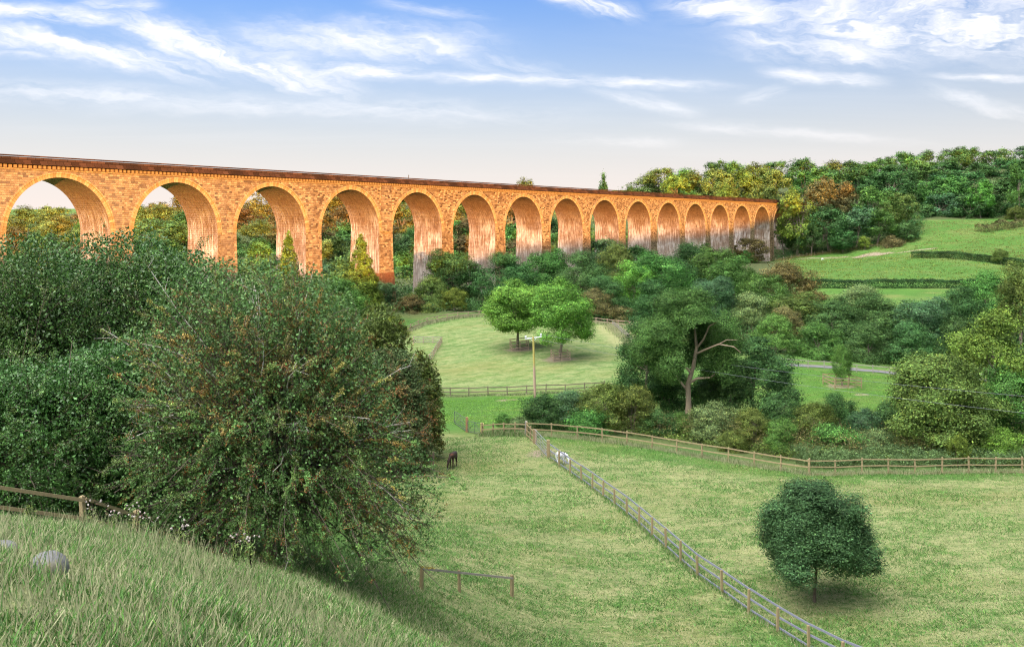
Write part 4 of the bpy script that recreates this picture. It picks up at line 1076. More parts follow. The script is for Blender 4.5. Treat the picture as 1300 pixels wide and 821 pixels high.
ground_cover('undergrowth', uvp([(668,99),(830,96),(960,91),(1027,86),(1330,86),(1330,98),(1000,101),(800,101)]), 420, 90, 2.1, .9, .13, LM['brown'], 99, .5)
ground_cover('nettles', uvp([(1000,89),(1027,83.5),(1330,82.5),(1330,87),(1040,89)]), 900, 40, 1.1, .45, .22, LM['sage'], 92, 1, .1, .22)
ground_cover('undergrowth', uvp([(300,234),(420,214),(520,206),(600,212),(800,207),(900,190),(960,172),(1400,163),(1400,215),(1010,246),(800,262),(300,262)]), 2600, 30, 2.2, 1.8, .38, LM['dark'], 93)
ground_cover('undergrowth', uvp([(940,428),(1168,423),(1175,486),(1330,484),(1330,500),(1150,500),(940,470)]), 1300, 26, 2.2, 2.0, .45, LM['dark'], 94)
ground_cover('undergrowth', uvp([(-60,66),(200,66),(330,70),(440,80),(440,150),(330,200),(0,160)]), 1900, 34, 2.4, 1.6, .24, LM['mid'], 95)
ground_cover('undergrowth', uvp([(-30,37),(120,38),(260,41),(260,62),(-40,60)]), 420, 60, .8, .5, .10, LM['mid'], 96)
ground_cover('rough_grass', uvp([(1000,300),(1260,285),(1340,285),(1340,440),(1260,455),(1165,418),(1000,418)]), 5000, 5, .22, 1.2, .42, LM['olive'], 101, .3, .8, .3)
ground_cover('dry_grass', uvp([(1150,372),(1230,358),(1290,335),(1340,330),(1340,440),(1250,470),(1170,470)]), 1800, 6, .25, 1.0, .40, LM['brown'], 102, .3, .8, .3)
ground_cover('rough_grass', uvp([(985,148),(1140,146),(1250,140),(1250,116),(1060,110),(960,112)]), 3500, 8, .10, .5, .12, LM['bright'], 103, .5, .5, .3)
ground_cover('rough_grass', uvp([(560,134),(700,134),(700,106),(600,103),(560,110)]), 2200, 8, .10, .5, .12, LM['bright'], 104, .5, .5, .3)
ground_cover('dry_grass', uvp([(985,424),(1160,421),(1165,428),(985,432)]), 500, 24, 1.0, 1.2, .34, LM['brown'], 97, 1, .6, .2)
ground_cover('undergrowth', uvp([(100,262),(820,262),(860,345),(800,600),(-60,600),(-60,300)]), 3600, 22, 3.0, 3.5, .62, LM['olive'], 98)

# ------------------------------------------------------------------ grass blades
GRASS = leaf_mat('grass_blades', (.078,.192,.045), trans=.3, vary=0, rough=.6, spec=.2)
def blades(name, X, Y, h, w, seed, straw, lean=.5, col_s=(4.0,1.65,3.9)):
    rg = np.random.default_rng(seed); n = len(X); Z = hgt(X, Y)
    a = rg.uniform(0, 6.283, n); hh = h*rg.uniform(.5, 1.4, n)
    L = np.stack([np.cos(a), np.sin(a), 0*a], -1)*(hh*lean*rg.uniform(.2, 1.3, n))[:, None]
    b = rg.uniform(0, 6.283, n); B = np.stack([np.cos(b), np.sin(b)*.4, 0*b], -1)*(w*rg.uniform(.6, 1.3, n)*.5)[:, None]
    P = np.stack([X, Y, Z-.02], -1); U = np.stack([0*hh, 0*hh, hh], -1)
    V = np.stack([P-B, P+B, P+B*.3+L+U*.95, P-B*.3+L+U], 1).reshape(-1, 3)
    T = tint_of(n, rg, .6, 1.25, .3); s = rg.uniform(size=n) < straw
    T = np.where(s[:, None], np.array(col_s)*rg.uniform(.75, 1.25, n)[:, None], T)
    tag(link(name, mesh_np(name, V, np.arange(n*4).reshape(n, 4), tint=np.repeat(T, 4, 0)), GRASS), kind='stuff')
rg = np.random.default_rng(17)
n = 210000
Yn = 5 + 32*rg.uniform(0, 1, n)**.8; Un = rg.uniform(-60, 520, n); Xn = (Un-650)/1300*Yn
tf = np.sin(Xn*1.7+2*np.sin(Yn*.9))*np.sin(Yn*1.3+1.1*np.sin(Xn*1.1)); k = rg.uniform(size=n) < .62+.38*tf
Xn, Yn, tf = Xn[k], Yn[k], tf[k]
blades('grass', Xn, Yn, .13+.07*tf, .018, 18, .42+.4*np.clip(-tf, 0, 1), .8)
n = 90000; Yn = 14 + 34*rg.uniform(0, 1, n)**.7; Un = rg.uniform(340, 900, n); Xn = (Un-650)/1300*Yn; k = rg.uniform(size=n) < .6+.4*np.sin(Xn*1.1+1.5*np.sin(Yn*.7))
blades('grass', Xn[k], Yn[k], .16, .03, 28, .4, .9)
n = 9000; Yn = 9 + 25*rg.uniform(0, 1, n); Un = rg.uniform(-60, 480, n); Xn = (Un-650)/1300*Yn
k = rg.uniform(size=n) < .5+.5*np.sin(Xn*.8+Yn*.6)
blades('long_grass', Xn[k], Yn[k], .42, .012, 19, .85, .35)
n = 420000                                                              # near paddocks
Yn = 42 + 55*rg.uniform(0, 1, n)**1.15; Un = rg.uniform(440, 1560, n); Xn = (Un-650)/1300*Yn
q1 = sum(a_*np.sin(Xn*f_*c_+Yn*f_*s_*2.0+p_) for a_, f_, c_, s_, p_ in [(1.0,.5,math.cos(t_),math.sin(t_),t_*7) for t_ in (.2,1.1,2.0,2.9)]+[(.8,1.3,math.cos(t_),math.sin(t_),t_*9) for t_ in (.5,1.4,2.3,3.0)]+[(.6,3.1,math.cos(t_),math.sin(t_),t_*5) for t_ in (.1,.9,1.8,2.6)])
ok = ~inside(Xn, Yn, uvp([(668,97),(668,93.8),(745,92.8),(830,89.8),(925,85.8),(1027,81.3),(1330,80),(1640,79.3),(1640,110),(668,110)]))
k = ok & (rg.uniform(size=n) < .75)
sf = 1/(1+np.exp(-q1*2.2)); Xn, Yn, sf = Xn[k], Yn[k], sf[k]
blades('paddock_grass', Xn, Yn, .085+.05*(1-sf), .045, 20, .02+.55*sf**1.6, 1.6, (3.8,1.55,3.5))
def verge(name, line, n, h, spread, seed, straw=.6, w=.035):
    rg = np.random.default_rng(seed); A = np.array(line); seg = np.hypot(*(A[1:]-A[:-1]).T); cum = np.concatenate([[0], np.cumsum(seg)])
    s = rg.uniform(0, cum[-1], n); X = np.interp(s, cum, A[:,0])+rg.normal(size=n)*spread; Y = np.interp(s, cum, A[:,1])+rg.normal(size=n)*spread
    blades(name, X, Y, h, w, seed+1, straw, .5)
verge('long_grass', L_ROAD + L_ROAD2[1:], 15000, .32, .25, 30, .85)
verge('long_grass', L_DIAG, 5000, .22, .14, 31, .4)
verge('long_grass', L_SHORT, 2500, .4, .3, 32, .5)
verge('long_grass', L_MID, 6000, .22, .3, 33, .6, .06)
verge('long_grass', L_FAR, 9000, .5, .5, 34, .9, .09)
verge('long_grass', L_STRIP, 4000, .5, .8, 35, .9, .08)

# ------------------------------------------------------------------ fences and gates
WOOD = wood_mat('weathered_fence_wood', (.19,.145,.075), (.34,.27,.155), 7)
WOODG = wood_mat('grey_fence_wood', (.19,.17,.145), (.34,.31,.27), 7)
WOODP = wood_mat('pinkish_fence_wood', (.28,.19,.13), (.45,.34,.25), 7)
RAILB = wood_mat('blue_grey_rail', (.12,.125,.16), (.24,.25,.31), 7)
WOODM = wood_mat('dark_fence_wood', (.10,.085,.06), (.20,.165,.12), 7)
STEEL = plain_mat('galvanised_steel', (.28,.29,.32), .45, .6)
STEELD = plain_mat('dark_steel', (.10,.10,.115), .5, .5)
def resample(line, step):
    A = np.array(line, float); seg = np.hypot(*(A[1:]-A[:-1]).T); cum = np.concatenate([[0], np.cumsum(seg)]); n = max(1, round(cum[-1]/step))
    s = np.linspace(0, cum[-1], n+1); return [(float(np.interp(q, cum, A[:,0])), float(np.interp(q, cum, A[:,1]))) for q in s]
def fence(label, line, step, rails, hp=1.25, pm=WOOD, rm=WOOD, pw=.11, seed=1, side=1, cat='fence', rh=.10, name='wooden_fence', grp=None, kick=None, ends=1.25):
    rnd = random.Random(seed); P = resample(line, step)
    G = [Vector((x, y, gz(x, y))) for x, y in P]; o0 = G[0].copy()
    r = empty(name, tuple(o0)); tag(r, label, cat, grp)
    mbp = MB(); mbp.box((0, 0, hp/2-.2), (pw, pw, hp+.4)); mbp.box((0, 0, hp+.012), (pw*.86, pw*.86, .03), taper=.6)
    pme = mbp.data('post'); pme.materials.append(pm)
    for i, g in enumerate(G):
        p = link('post', pme, None, r, tuple(g-o0)); k = ends if i in (0, len(G)-1) else 1
        p.scale = (k, k, rnd.uniform(.96, 1.06)*(1.05 if k > 1 else 1)); p.rotation_euler = (rnd.uniform(-.035,.035), rnd.uniform(-.035,.035), math.atan2(G[min(i+1,len(G)-1)].y-G[max(i-1,0)].y, G[min(i+1,len(G)-1)].x-G[max(i-1,0)].x))
    for j, hz_ in enumerate(rails):
        mb = MB()
        for a, b in zip(G[:-1], G[1:]):
            d = (b-a).normalized(); nrm = Vector((d.y, -d.x, 0)).normalized()*(pw/2+.022)*side
            sa, sb = rnd.uniform(-.02,.02), rnd.uniform(-.02,.02)
            mb.bar(a-o0+nrm+Vector((0,0,hz_+sa)), b-o0+nrm+Vector((0,0,hz_+sb)), .038, rh)
        link('rail', mb.data('rail'), rm, r)
    return r
fence('long two rail wooden fence running right from the gate corner to the bend', L_ROAD, 2.35, (.62, 1.14), 1.22, seed=3, side=1)
fence('straight pale wooden fence from the bend to the right edge, near paddock', L_ROAD2, 2.05, (.10, .66, 1.16), 1.22, seed=4, rh=.085)
fence('diagonal wooden fence with blue grey rails between the two near paddocks', L_DIAG, 2.5, (.14, .66, 1.16), 1.16, WOOD, RAILB, seed=5, side=-1)
fence('short wooden fence between the double gates and the corner post', L_SHORT, 1.15, (.62, 1.05), 1.15, seed=6)
fence('short wooden fence piece joining the corner post to the steel gate', uvp([(669,93.6),(678,91)]), 1.6, (.2,.62,1.12), 1.25, seed=16)
fence('grey two rail fence along the near side of the far paddock', L_MID, 2.55, (.58, 1.12), 1.25, WOODM, WOODM, pw=.13, seed=7, rh=.13)
fence('pinkish wooden fence curving along the far side of the far paddock', L_FAR, 2.4, (.55, 1.10), 1.2, WOODP, WOODP, pw=.13, seed=8, rh=.13)
fence('receding fence down the right side of the far paddock', L_STRIP, 2.2, (.3, .7, 1.10), 1.15, WOODG, WOODG, seed=9, rh=.12)
fence('small fence of the pen at the left end of the far paddock', L_PEN, 1.9, (.3, .7, 1.10), 1.2, WOODP, WOODG, seed=10, rh=.12)
fence('wooden fence beside the lane behind the right field', L_LANE, 2.35, (.5, 1.08), 1.18, WOODG, WOODG, seed=11, rh=.11)
fence('weathered wooden rail fence at the lower left under the thicket', uvp([(-40,28),(80,29.5),(150,32.5),(172,34)]), 2.9, (.42, .98), 1.1, WOOD, WOOD, pw=.13, seed=12)
fence('broken rails half hidden in the bush beside the left paddock', uvp([(505,84),(550,84)]), 1.6, (.45, .95), 1.15, WOODP, WOODP, seed=13)
def solveY(u, v, dz, lo=30, hi=90):
    ys_ = np.linspace(lo, hi, 241); xx = (u-CU)/F*ys_; r_ = CV - (hgt(xx, ys_)+dz)*F/ys_
    return float(ys_[np.argmin(np.abs(r_-v))])
fence('single low wooden rail at the bottom of the left paddock', uvp([(u_, solveY(u_, v_, .95)) for u_, v_ in ((535,722),(590,726),(650,732))]), 2.6, (.95,), 1.0, WOOD, WOODG, seed=14)
fence('row of thin stakes and wire under the wood beside the hill track', uvp([(985,427),(1100,424),(1135,420)]), 3.2, (.9,), 1.5, WOODP, WOODG, seed=15, rh=.05, cat='fence')
# strut of the corner bay in the left rail fence
def gate(label, a, b, h=1.15, mat=STEEL, bars=5, name='field_gate', brace=True):
    A = Vector((*a, gz(*a)+.12)); B = Vector((*b, gz(*b)+.12)); r = empty(name, tuple(A)); tag(r, label, 'gate')
    d = B-A; up = Vector((0,0,h)); mb = MB(); rr = .028
    mb.tube([Vector(), d, d+up, up, Vector()], rr, 6)
    link('gate_frame', mb.data('gate_frame', smooth=True), mat, r)
    for i in range(1, bars):
        z = Vector((0, 0, h*(i/bars)**1.15)); m2 = MB(); m2.tube([z, d+z], .018, 5); link('bar', m2.data('bar'), mat, r)
    if brace:
        m2 = MB(); m2.tube([d*.02, d*.5+up], .016, 5); m2.tube([d*.98, d*.5+up], .016, 5); m2.tube([d*.5, d*.5+up], .016, 5); link('brace', m2.data('brace'), mat, r)
    for q in (Vector((0,0,.2)), Vector((0,0,h-.2))):
        m2 = MB(); m2.box(q - d.normalized()*.06, (.12, .06, .05)); link('hinge', m2.data('hinge'), STEELD, r)
    return r
def gpost(label, u, Y, h=1.45, w=.22, mat=WOOD):
    g = gp(u, Y); mb = MB(); mb.box((0,0,h/2-.25), (w, w, h+.5)); mb.box((0,0,h+.02), (w*.9, w*.9, .05), taper=.6)
    o = link('gate_post', mb.data('gate_post'), mat, None, tuple(g)); tag(o, label, 'post'); return o
gate('dark metal field gate standing ajar, left of the double gate post', (px(577,108), 108), (px(591.5,101), 101), 1.2, STEELD)
gate('low dark metal gate between the brown and the yellowish post', (px(594,100.5), 100.5), (px(611,97), 97), 1.0, STEELD)
gpost('brown thick post between the two dark metal gates', 592.8, 100.8, 1.45, .26, wood_mat('brown_post_wood', (.22,.12,.06), (.36,.22,.12)))
gpost('short yellowish gate post at the left end of the short fence', 612, 96.8, 1.2, .3, wood_mat('yellowish_post_wood', (.45,.36,.12), (.62,.52,.24)))
gate('galvanised steel field gate at the top of the diagonal fence', (px(679,91), 91), (px(694.5,86.8), 86.8), 1.15, STEEL)
gpost('pale thick post at the lower end of the steel gate', 696, 86.6, 1.5, .26)
gpost('pale corner post where the road fence meets the short fence', 668, 94, 1.3, .24, WOODG)
gpost('reddish leaning post beside the upper end of the steel gate', 680, 90.8, 1.25, .16, WOODP)

def guard(label, u, Y, s, h, m=WOOD):
    c = gp(u, Y); r = empty('tree_guard', tuple(c), .12); tag(r, label, 'tree guard')
    cs = [(-s,-s),(s,-s),(s,s),(-s,s)]
    for (x, y) in cs + [(0,-s),(0,s)]:
        z = gz(c.x+x, c.y+y)-c.z; mb = MB(); mb.box((x, y, z+h/2-.1), (.11,.11,h+.2)); link('post', mb.data('post'), m, r)
    for (a, b) in zip(cs, cs[1:]+cs[:1]):
        mb = MB()
        za, zb_ = gz(c.x+a[0], c.y+a[1])-c.z, gz(c.x+b[0], c.y+b[1])-c.z
        for k in (.30, .62, .94):
            mb.bar((a[0], a[1], za+h*k), (b[0], b[1], zb_+h*k), .04, .10)
        link('side_rails', mb.data('side_rails'), m, r)
guard('wooden guard round the foot of the left paddock tree', 659, 168, 1.35, 1.65, WOODP)
guard('wooden guard round the foot of the right paddock tree', 711.5, 160, 1.3, 1.3, WOODP)
guard('square pale wooden pen round the sapling in the right field', 1069, 130, 1.75, 1.35, WOOD)

# ------------------------------------------------------------------ pole and wires
g = gp(677, 130); pole = empty('utility_pole', tuple(g)); tag(pole, 'slim wooden utility pole with white crossarm in front of the twin trees', 'pole')
ph = (-(427-CV)/F*130) - g.z
mb = MB(); mb.tube([Vector((.25,0,-.5)), Vector((0,0,ph))], [.18,.125], 10)
def pole_mat():
    m, nt, nd, lk = mat_new('pole_wood'); tc = nd.new('ShaderNodeTexCoord'); s = nd.new('ShaderNodeSeparateXYZ'); lk.new(tc.outputs['Object'], s.inputs[0])
    n = noise(nd, lk, mapping(nd, lk, tc.outputs['Object'], (6,6,.8)), 1.5, 5)
    f = mth(nd, lk, 'MULTIPLY', mth(nd, lk, 'SUBTRACT', mth(nd, lk, 'ADD', s.outputs[2], n), ph*.56), 1.2, clamp=True)
    c = mix(nd, lk, f, (.36,.25,.19), (.38,.32,.09))                 # yellower tone on the upper half
    c = mix(nd, lk, mth(nd, lk, 'MULTIPLY', n, .35), c, (.2,.15,.1))
    out(nd, lk, principled(nd, lk, c, .85, .2).outputs[0]); return m
link('shaft', mb.data('shaft', smooth=True), pole_mat(), pole)
arm = Vector((.94, -.28, .16)).normalized(); top = Vector((0, 0, ph-.15))
mb = MB(); mb.bar(top - arm*1.12, top + arm*1.12, .10, .12); mb.bar(top+Vector((0,0,-.5)), top+arm*.5, .03, .04); mb.bar(top+Vector((0,0,-.5)), top-arm*.5, .03, .04)
WHITE = plain_mat('white_paint', (.70,.70,.74), .5); link('crossarm', mb.data('crossarm'), WHITE, pole)
ends = []
for s in (-1, 1):
    e = top + arm*1.02*s; mb = MB(); mb.tube([e+Vector((0,0,.06)), e+Vector((0,0,.16)), e+Vector((0,0,.2)), e+Vector((0,0,.34)), e+Vector((0,0,.40))], [.03,.035,.11,.12,.05], 9)
    link('insulator', mb.data('insulator', smooth=True), plain_mat('porcelain', (.80,.80,.84), .2), pole); ends.append(g + e + Vector((0,0,.30)))
CABLE = plain_mat('cable', (.16,.17,.19), .5)
for i, (e, tgt) in enumerate(zip(ends, (at(1500, 545, 66), at(1520, 520, 68)))):
    pts = []
    for k in range(41):
        t = k/40; p = e.lerp(tgt, t); p.z -= 4*.9*t*(1-t); pts.append(p - e)
    mb = MB(); mb.tube(pts, .011, 5)
    tag(link('power_cable', mb.data('power_cable'), CABLE, None, tuple(e)), ['lower thin power cable sagging from the pole to the right edge', 'upper thin power cable sagging from the pole to the right edge'][i], 'cable')

# ------------------------------------------------------------------ foreground bits: rock, thistles
def rock(label, u, v, Y, w, h, seed):
    rg = np.random.default_rng(seed); bm = bmesh.new(); bmesh.ops.create_icosphere(bm, subdivisions=4, radius=1)
    ks = rdir(16, rg); am = rg.uniform(-.16, .12, 16)
    for vt in bm.verts:
        d = np.array(vt.co); s = 1 + sum(a*math.exp(-(1-float(d@q))/.12) for q, a in zip(ks, am)) + .02*math.sin(d[0]*19)*math.sin(d[1]*17+d[2]*13)
        vt.co = Vector((d[0]*w*.5*s, d[1]*w*.42*s, d[2]*h*.5*s))
    me = bpy.data.meshes.new('rock'); bm.to_mesh(me); bm.free()
    for p in me.polygons: p.use_smooth = True
    m, nt, nd, lk = mat_new('lichen_rock'); tc = nd.new('ShaderNodeTexCoord'); n = noise(nd, lk, tc.outputs['Object'], 7, 8, .7); n2 = noise(nd, lk, tc.outputs['Object'], 3, 4)
    c = mix(nd, lk, n, (.07,.07,.068), (.24,.24,.235)); c = mix(nd, lk, mth(nd, lk, 'MULTIPLY', mth(nd, lk, 'SUBTRACT', n2, .55), 6, clamp=True), c, (.30,.26,.14))
    out(nd, lk, principled(nd, lk, c, .9, .2, bump=n, bstr=.8, bdist=.03).outputs[0])
    b = gp(u, Y); tag(link('rock', me, m, None, (b.x, b.y, b.z + h*.16)), label, 'rock')
rock('rounded grey rock in the grass at the bottom left', 62, 720, 12, .46, .40, 3)
rock('low grey stone at the left edge of the near grass', 2, 712, 13.5, .40, .22, 4)
THS = leaf_mat('thistle_stem', (.16,.24,.08), vary=0); THH = leaf_mat('thistle_down', (.62,.56,.52), trans=.4, vary=0, rough=.9); THB = leaf_mat('thistle_bud', (.22,.13,.10), vary=0)
TH = [(112,30,1.0,'tall thistle with white seed heads right of the fence post at lower left'),
 (124,29.5,.85,'shorter thistle leaning beside the tall one right of the fence post'),(140,29,.7,'small thistle at the right of the left thistle cluster'),
 (168,28.5,1.0,'tall thistle with brown buds under the dark gap of the thicket'),(180,28,.75,'thin thistle just right of the one with brown buds'),
 (228,27,.85,'thistle with white down standing halfway along the grass edge'),
 (296,26,.8,'thistle left of the rightmost one on the grass edge'),(318,25.5,.95,'rightmost thistle with white down on the grass edge'),
 (38,29,.75,'leafy green weed in front of the lower left fence rails')]
for i, (u, Y, h, lab) in enumerate(TH):
    rg = np.random.default_rng(200+i); b = gp(u, Y); r = empty('thistle', tuple(b)); tag(r, lab, 'thistle' if i < 8 else 'weed', 'thistles on the grass edge' if i < 8 else None)
    st = MB(); P = []; N = []; hd = []
    for k in range(5):
        tp = Vector((rg.normal()*.16, rg.normal()*.12, h*rg.uniform(.7, 1.05))); md = tp*.5 + Vector((rg.normal()*.03, 0, .04))
        st.tube([Vector((0,0,-.05)), md, tp], [.012,.009,.005], 5)
        for q in range(16 if i < 8 else 44):
            t = rg.uniform(.05, .8); P.append(tuple(md*2*t*(1-t)+tp*t*t+Vector(tuple(rg.normal(size=3)*.05)))); N.append(tuple(rg.normal(size=3)))
        hd.append(tp)
        for q in range(2):
            s = md.lerp(tp, rg.uniform(.5,.95)); e = s + Vector((rg.normal()*.10, rg.normal()*.06, rg.uniform(.05,.14))); st.tube([s, e], [.006,.004], 4); hd.append(e)
    V, Fc, TT = leaf_quads(np.array(P), unit(np.array(N)), rg.uniform(.08, .16, len(P)), tint_of(len(P), rg, .7, 1.3, .3), rg, .3)
    link('stem', st.data('stem'), THS, r); link('leaves', mesh_np('leaves', V, Fc, tint=TT), THS, r)
    if i < 8:
        for k, e in enumerate(hd):
            dn = rg.uniform() < .55; n_ = 46 if dn else 26; d = rdir(n_, rg); sz = .030 if dn else .018
            V, Fc, TT = leaf_quads(np.array(tuple(e)) + d*sz*rg.uniform(.4, 1, n_)[:, None], d, np.full(n_, sz*1.1), tint_of(n_, rg, .8, 1.1, 0), rg, .7)
            link('seed_head', mesh_np('seed_head', V, Fc, tint=TT), THH if dn else THB, r)

# ------------------------------------------------------------------ animals
def skin_mesh(name, V, E, R, levels=2):
    me = bpy.data.meshes.new(name); me.from_pydata([tuple(v) for v in V], E, []); me.update()
    o = bpy.data.objects.new(name, me); COL.objects.link(o)
    m = o.modifiers.new('Skin', 'SKIN'); 
    for i, r in enumerate(R):
        me.skin_vertices[0].data[i].radius = r if isinstance(r, tuple) else (r, r)
    me.skin_vertices[0].data[0].use_root = True
    s = o.modifiers.new('Sub', 'SUBSURF'); s.levels = levels; s.render_levels = levels
    dg = bpy.context.evaluated_depsgraph_get(); ev = o.evaluated_get(dg)
    me2 = bpy.data.meshes.new_from_object(ev); bpy.data.objects.remove(o); me2.name = name
    for p in me2.polygons: p.use_smooth = True
    return me2
def coat(name, c1, c2, patch=None, pscale=1.6, th=.5):
    m, nt, nd, lk = mat_new(name); tc = nd.new('ShaderNodeTexCoord'); n = noise(nd, lk, tc.outputs['Object'], 14, 5); n2 = noise(nd, lk, tc.outputs['Object'], pscale, 2)
    c = mix(nd, lk, n, c1, c2)
    if patch: c = mix(nd, lk, mth(nd, lk, 'MULTIPLY', mth(nd, lk, 'SUBTRACT', n2, th), 12, clamp=True), c, patch)
    out(nd, lk, principled(nd, lk, c, .6, .3).outputs[0]); return m
def horse(label, u, Y, wither, rz, cm, mane, cat='horse', name='horse', wool=1.0, leg=1.0, muzzle=None):
    k = wither/1.32; f = wool
    J = [(-.45,0,1.13),(-.62,0,1.08),(-.05,0,1.03),(.36,0,1.05),(.58,0,1.10),(.80,-.04,.90),(.98,-.08,.66),(1.06,-.10,.50),(1.10,-.11,.30),(1.11,-.11,.17)]
    R = [(.25*f,.26*f),(.17*f,.20*f),(.26*f,.28*f),(.23*f,.27*f),(.15*f,.20*f),(.10*f,.15*f),(.085,.11),(.08,.10),(.055,.065),(.045,.05)]
    E = [(0,1),(0,2),(2,3),(3,4),(4,5),(5,6),(6,7),(7,8),(8,9)]
    def legv(root, pts, rs):
        p = root
        for q, r in zip(pts, rs):
            J.append(q); R.append(r); E.append((p, len(J)-1)); p = len(J)-1
    for s, o in ((1, .0), (-1, .07)):
        legv(0, [(-.50+o,.15*s,.92),(-.36+o,.16*s,.72),(-.62+o,.15*s,.47),(-.57+o,.15*s,.14),(-.52+o,.15*s,.035)], [.14*f,.10*leg,.055*leg,.042*leg,.058*leg])
        legv(3, [(.40-o,.14*s,.88),(.38-o,.14*s,.70),(.42-o,.13*s,.40),(.41-o,.13*s,.13),(.45-o,.13*s,.035)], [.12*f,.078*leg,.052*leg,.04*leg,.055*leg])
    me = skin_mesh('body', [Vector(j)*k for j in J], E, [tuple(x*k for x in r) if isinstance(r, tuple) else r*k for r in R])
    b = gp(u, Y); o = link(name, me, cm, None, tuple(b)); o.rotation_euler = (0, 0, rz); tag(o, label, cat)
    def leafish(nm, pts, rad, m):
        mb = MB(); mb.tube([Vector(p)*k for p in pts], [r*k for r in rad], 7); link(nm, mb.data(nm, smooth=True), m, o)
    for s in (1, -1): leafish('ear', [(1.0,-.09+.055*s,.70),(1.01,-.09+.075*s,.78),(1.01,-.09+.08*s,.85)], [.028,.03,.004], cm)
    for s in (1, -1): leafish('eye', [(1.07,-.10+.07*s,.48),(1.075,-.10+.088*s,.48)], [.018,.006], plain_mat('dark_eye', (.01,.01,.01), .1))
    for s, o_ in ((1, .0), (-1, .07)):
        for x in (-.52+o_, .45-o_): leafish('hoof', [(x,.145*s,.0),(x-.01,.145*s,.075)], [.066*leg,.05*leg], plain_mat('hoof', (.08,.07,.06)))
    if mane is not None:
        mb = MB()
        for i in range(26):
            t = i/25; p = Vector((.50,0,1.28)).lerp(Vector((1.0,-.07,.76)), t) + Vector((.02,0,.02)); d = Vector((.02*math.sin(i*3), -.10-.05*math.sin(i*1.7), -.16))
            mb.tube([p*k, (p+d*.5+Vector((0,-.04,0)))*k, (p+d)*k], [.03*k,.022*k,.004*k], 5)
        link('mane', mb.data('mane'), mane, o)
        leafish('tail', [(-.70,0,1.16),(-.80,0,1.05),(-.83,.02,.75),(-.80,.02,.42),(-.79,.02,.30)], [.04,.06,.075,.05,.01], mane)
    else: leafish('tail', [(-.74,0,1.02),(-.80,0,.9),(-.80,0,.72)], [.05,.05,.02], cm)
    if muzzle: leafish('muzzle', [(1.09,-.11,.24),(1.112,-.11,.13)], [.058,.045], muzzle)
    return o
BLACKH = plain_mat('black_hair', (.012,.010,.012), .5)
horse('dark brown horse grazing end on in the left near paddock', 575, 84, 1.30, -math.pi/2-.25, coat('dark_bay_coat', (.018,.011,.010), (.050,.025,.017), (.11,.045,.022), 2.2, .56), BLACKH, muzzle=plain_mat('pale_muzzle', (.35,.32,.31)))
horse('grey and white pony grazing just behind the diagonal fence', 713.5, 84.5, 1.0, -math.pi/2+.85, coat('grey_white_coat', (.42,.42,.46), (.66,.66,.70), (.05,.05,.07), 2.6, .54), plain_mat('white_hair', (.6,.6,.62)), cat='pony', name='pony')
horse('tiny white sheep grazing beside the track on the hill meadow', 1044, 404, .85, .3, coat('white_wool', (.60,.59,.56), (.80,.79,.76)), None, cat='sheep', name='sheep', wool=1.35, leg=.8)
# ------------------------------------------------------------------ light settings
SKYSTR = 0.12; SUNSTR = 4.5; SUNCOL = (1.0, .475, .14); EXPO = 1.65
HZK = 6.0
SKYTINT = (.16, .40, .95); VEIL_A = (2.15, 2.46, 2.62); VEIL_B = (2.72, 2.34, 2.14); CLOUDC = (2.95, 2.95, 3.05); CLOUD_LO = (2.85, 2.5, 2.3); CLOUD_FILL = (27.5, 27.2, 26.6)
# ------------------------------------------------------------------ world, sun, camera
wd = bpy.data.worlds.new('World'); SC.world = wd; wd.use_nodes = True
nt = wd.node_tree; nd, lk = nt.nodes, nt.links; nd.clear()
sky = nd.new('ShaderNodeTexSky'); sky.sky_type = 'NISHITA'; sky.sun_disc = False
sky.sun_elevation = SUN_EL; sky.sun_rotation = math.atan2(SX, SY)
sky.air_density = 1.0; sky.dust_density = 1.2; sky.ozone_density = 1.6
tc = nd.new('ShaderNodeTexCoord'); D = tc.outputs['Generated']
sx = nd.new('ShaderNodeSeparateXYZ'); lk.new(D, sx.inputs[0]); dz = sx.outputs[2]
el = mth(nd, lk, 'MAXIMUM', dz, 0.0)

# direction projected on a cloud sheet overhead
inv = mth(nd, lk, 'DIVIDE', 1.0, mth(nd, lk, 'ADD', el, .06))
cxy = nd.new('ShaderNodeCombineXYZ')
lk.new(mth(nd, lk, 'MULTIPLY', sx.outputs[0], inv), cxy.inputs[0]); lk.new(mth(nd, lk, 'MULTIPLY', sx.outputs[1], inv), cxy.inputs[1])
CPV = cxy.outputs[0]
